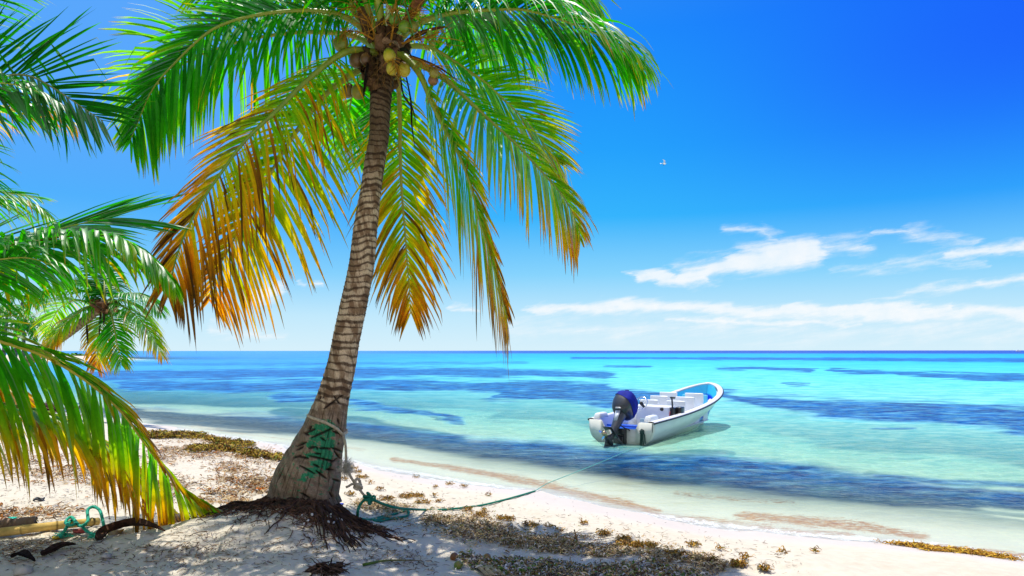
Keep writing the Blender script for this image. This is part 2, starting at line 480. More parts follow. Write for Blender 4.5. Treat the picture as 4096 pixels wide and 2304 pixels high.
# ---------------------------------------------------------------- sea
def sea_material():
    m, t = new_mat('sea water')
    geo = t.n('NewGeometry'); pos = geo.outputs['Position']
    gr, murk, far, dist = (t.attr(k) for k in ('grass', 'murk', 'far', 'dist'))
    st = t.vm('MULTIPLY', pos, (.75, 1.6, 0))
    # ripples
    w1 = t.noise(t.vm('MULTIPLY', pos, (.55, 1.25, 1)), .9, 3, .5); w2 = t.noise(t.vm('MULTIPLY', pos, (.8, 1.8, 1)), 3.2, 4, .55); w3 = t.noise(t.vm('MULTIPLY', pos, (1, 1.7, 1)), 11, 4, .6)
    hgt = t.m('ADD', t.m('ADD', t.m('MULTIPLY', w1, .30), t.m('MULTIPLY', w2, .13)), t.m('MULTIPLY', w3, .035))
    wf = t.noise(t.vm('MULTIPLY', pos, (.35, 1.0, 1)), .35, 4, .6)
    hgt = t.m('ADD', hgt, t.m('MULTIPLY', t.m('MULTIPLY', wf, .5), far))
    bmp = t.n('Bump', {'Strength': t.attr('calm'), 'Distance': .55, 'Height': hgt})
    # colour of the water body where it is too deep to see the bottom
    g0 = t.noise(st, .45, 7, .62); g1 = t.noise(st, 1.6, 5, .65)
    gm = t.rng(t.m('ADD', gr, t.m('MULTIPLY', t.m('SUBTRACT', g0, .5), 1.6)), .12, .92, smooth=True)
    gm = t.m('MULTIPLY', gm, t.rng(g1, .25, .55, .5, 1))
    light = t.ramp(dist, [(0, (.36, .68, .56)), (.20, (.27, .72, .63)), (.40, (.12, .63, .63)), (.55, (.05, .53, .62)), (.70, (.004, .41, .62)), (.87, (.0, .32, .62)), (.92, (.0, .075, .42)), (1, (.0, .05, .36))])
    dark = t.ramp(dist, [(0, (.0, .045, .17)), (.2, (.0, .05, .23)), (.35, (.0, .055, .25)), (.6, (.0, .075, .31)), (.8, (.0, .06, .36)), (1, (.0, .03, .30))])
    left = t.attr('left')
    light = t.mix(t.m('MULTIPLY', left, t.rng(dist, .3, .72, .35, 1)), light, (.035, .25, .58))
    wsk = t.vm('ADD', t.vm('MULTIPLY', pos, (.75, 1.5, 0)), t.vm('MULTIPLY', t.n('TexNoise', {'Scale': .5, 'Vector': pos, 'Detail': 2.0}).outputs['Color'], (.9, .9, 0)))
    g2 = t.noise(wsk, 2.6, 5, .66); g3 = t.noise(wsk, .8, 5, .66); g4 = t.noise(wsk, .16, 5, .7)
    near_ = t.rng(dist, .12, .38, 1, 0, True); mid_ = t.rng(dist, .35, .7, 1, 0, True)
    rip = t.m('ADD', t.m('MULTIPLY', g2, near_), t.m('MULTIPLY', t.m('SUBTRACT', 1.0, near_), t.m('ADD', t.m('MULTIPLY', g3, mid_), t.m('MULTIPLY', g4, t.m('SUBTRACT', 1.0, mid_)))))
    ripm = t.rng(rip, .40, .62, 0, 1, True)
    dark = t.mix(ripm, t.mix(1.0, dark, (.5, .55, .72), 'MULTIPLY'), t.mix(1.0, dark, (1, 2.6, 1.75), 'MULTIPLY'))  # bright dashes imitating reflected sky, painted into the diffuse colour
    light = t.mix(ripm, t.mix(1.0, light, (.62, .83, .92), 'MULTIPLY'), t.mix(1.0, light, (1.38, 1.10, 1.05), 'MULTIPLY'))  # ripple shading painted into the pale water as well
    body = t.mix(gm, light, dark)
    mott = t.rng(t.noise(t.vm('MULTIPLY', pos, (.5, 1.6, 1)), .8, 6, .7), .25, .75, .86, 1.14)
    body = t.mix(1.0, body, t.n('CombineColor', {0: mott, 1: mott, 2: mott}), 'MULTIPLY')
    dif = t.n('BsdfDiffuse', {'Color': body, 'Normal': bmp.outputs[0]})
    # clear water over the sand; a net of focused sunlight is painted into its tint
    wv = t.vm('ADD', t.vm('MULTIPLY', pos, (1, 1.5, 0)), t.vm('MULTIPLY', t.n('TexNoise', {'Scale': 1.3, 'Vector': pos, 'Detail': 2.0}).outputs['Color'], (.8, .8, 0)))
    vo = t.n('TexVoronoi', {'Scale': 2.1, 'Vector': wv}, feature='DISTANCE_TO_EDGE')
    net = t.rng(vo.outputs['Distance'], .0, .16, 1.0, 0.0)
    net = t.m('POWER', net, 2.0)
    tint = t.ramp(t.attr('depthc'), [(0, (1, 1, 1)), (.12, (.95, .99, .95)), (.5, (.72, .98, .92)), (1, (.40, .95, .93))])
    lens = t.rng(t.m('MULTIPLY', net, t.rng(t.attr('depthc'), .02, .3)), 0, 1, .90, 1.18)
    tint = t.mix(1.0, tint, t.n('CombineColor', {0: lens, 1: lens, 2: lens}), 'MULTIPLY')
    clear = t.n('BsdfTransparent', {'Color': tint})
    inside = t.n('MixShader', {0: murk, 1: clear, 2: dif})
    lw = t.n('Fresnel', {'IOR': 1.333, 'Normal': bmp.outputs[0]})
    fac = t.m('MINIMUM', t.m('MULTIPLY', lw.outputs[0], t.rng(dist, .05, .55, .62, .38)), .24)
    gl = t.n('BsdfGlossy', {'Color': (1, 1, 1, 1), 'Roughness': t.attr('rough'), 'Normal': bmp.outputs[0]})
    ed = t.attr('edge'); fn = t.noise(pos, 6.5, 5, .7, dist=.6); fb = t.noise(pos, 55, 3, .75)
    foam = t.m('MULTIPLY', t.rng(t.m('ADD', ed, t.m('MULTIPLY', t.m('SUBTRACT', fn, .5), 2.2)), .55, .85, smooth=True), t.rng(fb, .42, .62))
    fo = t.n('BsdfDiffuse', {'Color': (.86, .87, .85, 1)})
    finish(t, t.n('MixShader', {0: t.m('MULTIPLY', foam, .8), 1: t.n('MixShader', {0: fac, 1: inside, 2: gl}), 2: fo})); return m


radii = np.concatenate([np.linspace(3.5, 7, 10, endpoint=False), np.geomspace(7, 60, 380, endpoint=False), np.geomspace(60, 500, 140, endpoint=False), np.geomspace(500, 9000, 40)])
X, Y, tri, Q = polar_sheet(560, 40, radii)
fr = Y > 1.5; Yc = np.where(fr, Y, 1e3)
ppx = np.where(fr, CX + F * X / Yc, 0); ppy = np.where(fr, HY + EYE * F / Yc, 0)
jx = fbm(X * .22, Y * .22, 41, 4); jy = fbm(X * .22 + 9, Y * .22, 42, 4)
scl = np.clip((ppy - HY) * .12, 1.5, 60) * np.interp(ppy, [1620, 1760], [1, .45])
GR = capsules(ppx + jx * scl * 4, ppy + jy * scl, GRASS) * fr
SD = shore_dist(X, Y); off = np.maximum(-SD, 0); R = np.hypot(X, Y)
amp = sstep(0, 6, off) * np.exp(-R / 60)
Zw = amp * (.018 * fbm(X * .8, Y * 1.7, 51, 3) + .010 * perlin(X * 2.2, Y * 4.5, 53)) + .012 * sstep(2.2, .2, np.abs(SD)) * perlin(X * 1.1, Y * 1.1, 57)
dist = np.clip(np.log10(np.maximum(R, 1) / 8) / np.log10(800 / 8), 0, 1)     # 8 m -> 0, 800 m -> 1
murk = np.clip(.02 + .98 * (1 - np.exp(-np.maximum(off - 1.0, 0) / 13.0)) + .50 * sstep(.2, .8, GR) * sstep(1.8, 4.5, off), 0, 1)
far = sstep(18, 60, R)
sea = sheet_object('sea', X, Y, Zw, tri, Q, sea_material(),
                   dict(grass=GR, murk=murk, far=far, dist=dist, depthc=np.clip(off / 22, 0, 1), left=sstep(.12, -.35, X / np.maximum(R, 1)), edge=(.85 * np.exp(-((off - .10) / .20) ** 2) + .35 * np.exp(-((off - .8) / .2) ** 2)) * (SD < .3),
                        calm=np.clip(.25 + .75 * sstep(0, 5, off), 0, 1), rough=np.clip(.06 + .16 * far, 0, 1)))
sea['label'] = 'clear turquoise sea with dark sea grass patches'

# ---------------------------------------------------------------- daylight
SUN_AZ, SUN_EL = math.radians(-24), math.radians(74)
SUN = Vector((math.sin(SUN_AZ) * math.cos(SUN_EL), math.cos(SUN_AZ) * math.cos(SUN_EL), math.sin(SUN_EL)))
ld = bpy.data.lights.new('sun', 'SUN'); ld.energy = 5.3; ld.angle = math.radians(.5); ld.color = (1.0, .955, .88)
lo = bpy.data.objects.new('sun', ld); COL.objects.link(lo); lo.rotation_euler = SUN.to_track_quat('Z', 'Y').to_euler(); lo.location = (0, 0, 30)


def capsule_group():
    g = bpy.data.node_groups.new('cloud streak', 'ShaderNodeTree')
    for nm, ty in (('P', 'NodeSocketVector'), ('A', 'NodeSocketVector'), ('B', 'NodeSocketVector'), ('T', 'NodeSocketFloat')):
        g.interface.new_socket(nm, in_out='INPUT', socket_type=ty)
    g.interface.new_socket('D', in_out='OUTPUT', socket_type='NodeSocketFloat')
    t = NT(g); i = g.nodes.new('NodeGroupInput'); o = g.nodes.new('NodeGroupOutput')
    pa = t.vm('SUBTRACT', i.outputs[0], i.outputs[1]); ba = t.vm('SUBTRACT', i.outputs[2], i.outputs[1])

    def dot(a, b):
        nd = t.n('VectorMath', operation='DOT_PRODUCT'); t.put(nd.inputs[0], a); t.put(nd.inputs[1], b); return nd.outputs['Value']
    h = t.m('DIVIDE', dot(pa, ba), dot(ba, ba), clamp=True)
    sc_ = t.n('VectorMath', operation='SCALE'); t.put(sc_.inputs[0], ba); t.put(sc_.inputs['Scale'], h)
    ln = t.n('VectorMath', operation='LENGTH'); t.put(ln.inputs[0], t.vm('SUBTRACT', pa, sc_.outputs[0]))
    d = t.m('SUBTRACT', 1.0, t.m('DIVIDE', ln.outputs['Value'], i.outputs[3]), clamp=True)
    g.links.new(d, o.inputs[0]); return g


CLOUDS = [  # azimuth/height survey: x0,y0,x1,y1,half thickness,strength
    (2540, 1098, 2690, 1093, 30, .95), (2640, 1112, 2850, 1108, 38, 1), (2760, 1100, 3000, 1050, 58, 1), (2950, 1045, 3260, 1015, 75, 1), (3230, 1005, 3450, 985, 55, .6), (2700, 1050, 2900, 1020, 30, .4),
    (2850, 908, 3040, 925, 28, .5), (3040, 925, 3120, 975, 42, .55), (3460, 932, 3660, 912, 20, .5), (3640, 915, 3870, 975, 50, .5), (3870, 990, 3560, 1065, 45, .45), (3780, 1025, 4500, 955, 38, .8),
    (3350, 1095, 3950, 1055, 26, .42), (3480, 1205, 3900, 1145, 24, .5), (3880, 1145, 4500, 1060, 28, .6),
    (2160, 1238, 2900, 1228, 36, .9), (2850, 1240, 3700, 1252, 42, .85), (3150, 1228, 3800, 1244, 30, 1), (3600, 1258, 4600, 1285, 40, .85), (2700, 1290, 3400, 1282, 22, .7),
    (2050, 1310, 4600, 1325, 75, .42), (1000, 1185, 1105, 1150, 42, .9), (840, 1310, 1180, 1345, 34, .5), (1780, 1232, 1900, 1232, 16, .6), (1190, 1132, 1240, 1134, 12, .5), (1275, 1126, 1320, 1124, 14, .6),
    (4400, 1100, 5600, 1000, 60, .8), (-900, 1250, 500, 1290, 60, .6), (5000, 1240, 7000, 1200, 90, .8)]


def make_world():
    w = bpy.data.worlds.new('World'); sc.world = w; w.use_nodes = True; w.node_tree.nodes.clear()
    t = NT(w.node_tree); out = t.n('OutputWorld')
    d = t.n('TexCoord').outputs['Generated']
    d = t.vm('NORMALIZE', d)
    xyz = t.n('SeparateXYZ', {0: d}); x, y, z = xyz.outputs
    sky = t.n('TexSky', sky_type='NISHITA', sun_disc=False, sun_elevation=SUN_EL, sun_rotation=SUN_AZ, altitude=0.0, air_density=1.0, dust_density=.3, ozone_density=2.5)
    nish = t.mix(1.0, sky.outputs[0], (.11, .11, .11), 'MULTIPLY')
    zz = t.m('MAXIMUM', z, 0.0)
    grad = t.ramp(zz, [(0, (.68, .89, 1.0)), (.05, (.53, .82, 1.0)), (.11, (.23, .66, 1.0)), (.19, (.02, .46, 1.0)), (.28, (.004, .36, 1.0)), (.42, (.0, .25, 1.0)), (.62, (.04, .22, .85)), (1, (.12, .26, .7))])
    rt = t.m('MULTIPLY', t.rng(x, .1, .62, 0, 1, True), t.rng(z, .08, .38, 0, 1, True))
    grad = t.mix(rt, grad, (.0, .115, 1.0))
    lf = t.m('MULTIPLY', t.rng(x, .12, -.45, 0, 1, True), t.rng(z, .04, .3, 0, 1, True))
    grad = t.mix(t.m('MULTIPLY', lf, .85), grad, (.11, .41, 1.0))
    base = t.mix(.94, nish, grad)
    # glare round the sun
    dt = t.n('VectorMath', operation='DOT_PRODUCT'); t.put(dt.inputs[0], d); t.put(dt.inputs[1], SUN[:])
    base = t.mix(t.m('MULTIPLY', t.m('POWER', t.m('MAXIMUM', dt.outputs['Value'], 0), 14.0), .7), base, (.95, 1.0, 1.0))
    # clouds over the sea
    yy = t.m('MAXIMUM', y, .05)
    u = t.m('DIVIDE', x, yy); v = t.m('DIVIDE', z, yy)
    uv = t.n('CombineXYZ', {0: u, 1: v, 2: 0.0}).outputs[0]
    rotn = t.n('VectorRotate', {'Vector': uv, 'Angle': math.radians(-9)}, rotation_type='Z_AXIS').outputs[0]
    st = t.vm('MULTIPLY', rotn, (1.0, 3.6, 1))
    wn = t.n('TexNoise', {'Scale': 7.0, 'Vector': st, 'Detail': 6.0, 'Roughness': .62}).outputs['Color']
    wrp = t.vm('MULTIPLY', t.vm('SUBTRACT', wn, (.5, .5, .5)), (.14, .050, 0))
    pt = t.vm('ADD', uv, wrp)
    cg = capsule_group(); cur = None
    for x0, y0, x1, y1, th, s in CLOUDS:
        nd = t.nt.nodes.new('ShaderNodeGroup'); nd.node_tree = cg
        t.put(nd.inputs[0], pt); nd.inputs[1].default_value = ((x0 - CX) / F, (HY - y0) / F, 0); nd.inputs[2].default_value = ((x1 - CX) / F, (HY - y1) / F, 0); nd.inputs[3].default_value = th / F * 1.25
        q = t.m('MULTIPLY', nd.outputs[0], s)
        cur = q if cur is None else t.m('MAXIMUM', cur, q)
    wisp = t.noise(t.vm('MULTIPLY', rotn, (1.0, 7.0, 1)), 9, 7, .68)
    puff = t.noise(uv, 34, 6, .6)
    tex = t.m('ADD', t.m('MULTIPLY', wisp, .90), t.m('MULTIPLY', puff, .20))
    den = t.m('MULTIPLY', t.rng(t.m('ADD', cur, t.m('MULTIPLY', t.m('SUBTRACT', tex, .55), 1.5)), .05, .90, 0, 1, True), t.rng(cur, .0, .12))
    den = t.m('MULTIPLY', den, t.rng(cur, 0, .6, .55, 1.0))
    den = t.m('MULTIPLY', den, t.rng(y, .05, .15))
    ccol = t.mix(t.rng(puff, .3, .7), (.86, .94, 1.0), (1.0, 1.0, 1.0))
    base = t.mix(t.m('MULTIPLY', den, .88), base, ccol)
    # unseen pale cloud added behind the camera to fill the blue shade
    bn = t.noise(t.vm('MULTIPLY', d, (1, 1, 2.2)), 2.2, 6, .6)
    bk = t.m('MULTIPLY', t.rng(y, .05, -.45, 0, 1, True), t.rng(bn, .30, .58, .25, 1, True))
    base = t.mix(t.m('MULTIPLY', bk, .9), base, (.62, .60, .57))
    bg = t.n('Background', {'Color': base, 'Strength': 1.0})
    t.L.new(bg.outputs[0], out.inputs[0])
    w.cycles.sampling_method = 'MANUAL'; w.cycles.sample_map_resolution = 1024


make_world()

cam = bpy.data.cameras.new('camera'); co = bpy.data.objects.new('camera', cam); COL.objects.link(co)
cam.lens = 24; cam.sensor_width = 36; cam.sensor_fit = 'HORIZONTAL'; cam.shift_y = (HY - 1152) / 4096; cam.clip_start = .05; cam.clip_end = 20000
co.location = (0, 0, EYE); co.rotation_euler = (math.radians(90), math.radians(.04), 0)
sc.camera = co
sc.render.engine = 'CYCLES'
sc.view_settings.view_transform = 'Standard'; sc.view_settings.look = 'None'; sc.view_settings.exposure = 0; sc.view_settings.gamma = 1
sc.cycles.use_denoising = True
sc.cycles.max_bounces = 8; sc.cycles.diffuse_bounces = 3; sc.cycles.glossy_bounces = 3; sc.cycles.transmission_bounces = 4; sc.cycles.transparent_max_bounces = 8
sc.cycles.sample_clamp_indirect = 4.0; sc.cycles.caustics_reflective = False; sc.cycles.caustics_refractive = False
# ================================================================== PALMS
PAL_X = np.array([-.3, 0, .25, .48, .62, .78, .92, 1.15])
PAL = np.array([(.004, .095, .003), (.008, .170, .002), (.030, .29, .002), (.17, .36, .002), (.42, .35, .003), (.60, .25, .003), (.26, .10, .006), (.085, .038, .010)])


def palette(a):
    return np.stack([np.interp(a, PAL_X, PAL[:, k]) for k in range(3)], -1)


def leaf_material():
    m, t = new_mat('palm leaf')
    c = t.attr('Col', 'Color'); pos = t.n('TexCoord').outputs['Object']
    nz = t.noise(pos, 22, 4, .65)
    c = t.mix(t.rng(nz, .35, .7), t.mix(1.0, c, (.72, .80, .75), 'MULTIPLY'), c)
    spot = t.m('MULTIPLY', t.rng(t.noise(pos, 34, 3, .6), .66, .70), t.rng(t.noise(pos, 3.2, 2), .42, .6))
    c = t.mix(t.m('MULTIPLY', spot, .75), c, (.20, .085, .012))
    d = t.n('BsdfDiffuse', {'Color': c})
    tr = t.n('BsdfTranslucent', {'Color': t.mix(1.0, c, (2.3, 2.3, 1.0), 'MULTIPLY')})
    s = t.n('MixShader', {0: .60, 1: d, 2: tr})
    g = t.n('BsdfGlossy', {'Color': (1, 1, 1, 1), 'Roughness': .5})
    fr = t.n('Fresnel', {'IOR': 1.45})
    finish(t, t.n('MixShader', {0: t.m('MULTIPLY', fr.outputs[0], .13), 1: s, 2: g})); return m


LEAF = leaf_material()
RIB = simple_mat('palm midrib', (.3, .3, .03), .42, usecol=True, var=.2, scale=20)


def frond(parent, pts, lmax=.75, n=70, w=.030, age=(0, .25, .25), droop=1.3, rib=.028, twist=0.0, side=(1, 1), start=.16, spread=(78, 26), base_len=.55, tip_len=.35,
          segs=6, ribcol=((.20, .26, .02), (.30, .34, .03)), ragged=.12, lift=.15, hdir=None, name='frond', label=None, lenpow=1.0, notches=0.0, seedk=None, spread2=None):
    """one feather leaf: pts = rachis points in the world; returns the leaf mesh (child: midrib)"""
    r = np.random.default_rng(int(abs(pts[-1][0] * 977 + pts[-1][2] * 313 + (seedk or 0))) % 99991)
    c = catmull(pts, 60)
    h = np.asarray(hdir, float) if hdir is not None else np.array([c[-1][0] - c[0][0], c[-1][1] - c[0][1], 0.0])
    h = nrm(h); S0 = np.cross(h, [0, 0, 1.0])
    if np.linalg.norm(S0) < .1: S0 = np.array([1.0, 0, 0])
    tt = np.linspace(0, 1, len(c)); T = nrm(np.gradient(c, axis=0))
    V = []; C = []; Qs = []; off = 0
    L = np.linalg.norm(np.diff(c, axis=0), axis=1).sum()
    for sd in (-1, 1):
        k = n
        t = np.linspace(start, .995, k) + r.normal(0, .3 / k, k); t = np.clip(t, start * .9, .998)
        p0 = np.stack([np.interp(t, tt, c[:, q]) for q in range(3)], -1)
        Tt = nrm(np.stack([np.interp(t, tt, T[:, q]) for q in range(3)], -1))
        S = nrm(S0 - (Tt @ S0)[:, None] * Tt); N = np.cross(S, Tt)
        tw = twist * t if np.isscalar(twist) else np.interp(t, [0, .5, 1], twist)
        S, N = np.cos(tw)[:, None] * S + np.sin(tw)[:, None] * N, -np.sin(tw)[:, None] * S + np.cos(tw)[:, None] * N
        u = (t - start) / (1 - start)
        prof = np.interp(u, [0, .12, .3, .6, .85, 1], [base_len, .82, 1, .95, .72, tip_len]) ** lenpow
        ln = lmax * prof * (1 + r.normal(0, ragged * .5, k)) * side[0 if sd < 0 else 1]
        if notches: ln *= np.where(r.random(k) < notches, r.uniform(.3, .75, k), 1)
        al = np.radians(np.interp(u, [0, 1], spread2 if (spread2 and sd > 0) else spread) + r.normal(0, 3.5, k))
        d0 = np.cos(al)[:, None] * Tt + np.sin(al)[:, None] * (sd * S + (lift + r.normal(0, .10, k))[:, None] * N)
        d0 = nrm(d0)
        dr = droop * (1 + r.normal(0, .15, k)) * (.35 if (spread2 and sd > 0 and spread2[0] < 60) else 1)
        s = np.linspace(0, 1, segs + 1); ds = 1.0 / segs
        pos = np.zeros((k, segs + 1, 3)); pos[:, 0] = p0; D = np.zeros((k, segs + 1, 3)); D[:, 0] = d0
        dd = d0.copy(); kink = r.random(k) < .10; kat = r.integers(1, segs, k)
        for i in range(segs):
            g = dr * ds * (.5 + 1.2 * s[i])
            dd = nrm(dd + np.stack([r.normal(0, .012, k), r.normal(0, .012, k), -g], -1))
            kk = kink & (kat == i); dd[kk] = nrm(dd[kk] + np.array([0, 0, -1.6]))
            pos[:, i + 1] = pos[:, i] + dd * (ln * ds)[:, None]; D[:, i + 1] = dd
        W = Tt[:, None] - (Tt[:, None] * D).sum(-1, keepdims=True) * D; W = nrm(W)
        B = np.cross(D, W)
        ra = r.normal(0, .28, k)[:, None, None] + (s * r.normal(0, .5, k)[:, None])[..., None]
        W2 = np.cos(ra) * W + np.sin(ra) * B; B2 = np.cross(D, W2)
        wid = w * np.interp(s, [0, .10, .35, .7, .9, 1], [.45, .85, 1, .72, .36, .03])[None] * (.55 + .45 * prof)[:, None] * (1 + r.normal(0, .12, k))[:, None]
        fold = .22 * wid
        Vt = np.stack([pos - W2 * wid[..., None] * .5 + B2 * fold[..., None], pos, pos + W2 * wid[..., None] * .5 + B2 * fold[..., None]], 2)   # k,seg,3,3
        a = age[0] + age[1] * u[:, None] + age[2] * (s ** 1.6)[None] + r.normal(0, .055, k)[:, None]
        dead = r.random(k) < .10 * max(0.0, age[0] + age[1]); a = a + dead[:, None] * .35
        a = a + (s > .93)[None] * r.uniform(0, .5, k)[:, None]
        col = palette(a) * (1 + r.normal(0, .10, k))[:, None, None]
        col3 = np.repeat(col[:, :, None], 3, 2); col3[:, :, 1] *= 1.12
        nv = segs + 1
        idx = (np.arange(k)[:, None, None] * nv + np.arange(segs)[None, :, None]) * 3 + np.arange(2)[None, None]
        q = np.stack([idx, idx + 1, idx + 4, idx + 3], -1).reshape(-1, 4) + off
        V.append(Vt.reshape(-1, 3)); C.append(col3.reshape(-1, 3)); Qs.append(q); off += k * nv * 3
    f = make_mesh(name, np.concatenate(V), np.concatenate(Qs), LEAF, col=np.concatenate(C), parent=parent)
    if label: f['label'] = label
    # rachis: thick channelled stalk that thins out to the tip
    rad = rib * np.interp(tt, [0, .05, .16, .5, 1], [1.45, 1.15, 1, .52, .10])
    v, fc = tube(c, rad, 7)
    cc = np.asarray(ribcol[0])[None] * (1 - tt[:, None]) + np.asarray(ribcol[1])[None] * tt[:, None]
    make_mesh('midrib', v, fc, RIB, col=np.repeat(cc, 7, 0), parent=f)
    return f


def px_path(pts, d0, d1=None, bulge=0.0):
    """rachis survey: bearings with the distance running from d0 to d1"""
    n = len(pts); d1 = d0 if d1 is None else d1
    return [P(p[0], p[1], p[2] if len(p) > 2 else d0 + (d1 - d0) * i / (n - 1) + bulge * math.sin(math.pi * i / (n - 1))) for i, p in enumerate(pts)]


# ------------------------------------------------------------------ bark
def bark_material():
    m, t = new_mat('palm bark')
    c = t.attr('Col', 'Color'); pos = t.n('NewGeometry').outputs['Position']
    uv = t.n('UVMap', uv_map='UVMap').outputs[0]
    fib = t.noise(t.vm('MULTIPLY', uv, (34, 5, 1)), 1.6, 5, .7)
    grain = t.noise(pos, 85, 5, .7)
    crack = t.rng(t.noise(t.vm('MULTIPLY', uv, (46, 3.2, 1)), 1.5, 4, .75, dist=.6), .36, .46)
    crack = t.m('MAXIMUM', crack, t.m('SUBTRACT', 1.0, t.attr('smoothpart')))
    c = t.mix(t.rng(grain, .3, .7), t.mix(1.0, c, (.62, .60, .57), 'MULTIPLY'), t.mix(1.0, c, (1.18, 1.17, 1.15), 'MULTIPLY'))
    c = t.mix(crack, t.mix(1.0, c, (.33, .28, .24), 'MULTIPLY'), c)
    h = t.m('ADD', t.m('MULTIPLY', grain, .6), t.m('ADD', t.m('MULTIPLY', fib, .5), t.m('MULTIPLY', crack, .5)))
    b = t.n('Bump', {'Strength': .8, 'Distance': .012, 'Height': h})
    p = t.n('BsdfPrincipled', {'Base Color': c, 'Roughness': .9, 'Specular IOR Level': .15, 'Normal': b.outputs[0]})
    finish(t, p); return m


BARK = bark_material()
FIBRE = simple_mat('palm fibre', (.1, .05, .02), .95, usecol=True, var=.45, scale=30, bump=.6, bscale=90, spec=.1)


def segdist(px, py, x0, y0, x1, y1):
    dx, dy = x1 - x0, y1 - y0
    u = np.clip(((px - x0) * dx + (py - y0) * dy) / (dx * dx + dy * dy + 1e-9), 0, 1)
    return np.hypot(px - x0 - u * dx, py - y0 - u * dy), u


TRUNK = [(1218, 2052, 150), (1209, 2012, 139), (1236, 1900, 128), (1266, 1810, 105), (1293, 1732, 87), (1312, 1664, 75), (1329, 1602, 65.5), (1343, 1550, 61), (1368, 1449, 56), (1387, 1347, 53.5),
         (1415, 1217, 53), (1446, 1062, 50), (1463, 907, 47), (1485, 752, 41), (1501, 640, 41), (1516, 552, 39), (1521, 442, 41), (1528, 331, 46), (1536, 250, 50), (1540, 170, 40), (1541, 120, 22)]
CUTS = [(760, 160, 905, 60), (840, 70, 880, 120), (720, 92, 735, 65), (748, 80, 756, 66), (940, 100, 955, 72), (640, 330, 662, 292), (612, 350, 690, 318), (660, 385, 835, 312), (545, 450, 622, 418), (545, 480, 600, 452), (640, 467, 700, 455), (725, 466, 810, 471),
        (820, 463, 900, 492), (840, 488, 890, 546), (525, 540, 580, 520), (560, 528, 640, 546), (640, 525, 765, 552), (755, 550, 832, 566), (818, 580, 866, 545), (570, 598, 690, 664), (680, 590, 722, 612), (700, 640, 782, 702), (780, 630, 832, 634), (828, 704, 882, 722),
        (580, 808, 656, 852), (806, 806, 838, 855), (408, 695, 425, 655), (874, 425, 876, 440), (704, 458, 706, 474), (890, 315, 908, 385), (870, 240, 880, 280), (600, 345, 640, 365), (735, 385, 770, 410), (830, 335, 880, 355), (690, 505, 735, 512)]
PAINT = [(735, 305, 55, 26), (800, 300, 40, 40), (690, 345, 50, 22), (790, 360, 45, 30), (720, 395, 60, 25), (660, 430, 40, 25), (780, 430, 55, 40), (690, 520, 70, 22), (780, 520, 55, 42), (740, 480, 60, 22), (730, 580, 55, 26), (780, 590, 35, 40), (690, 632, 55, 30), (650, 668, 48, 20), (602, 700, 26, 20)]


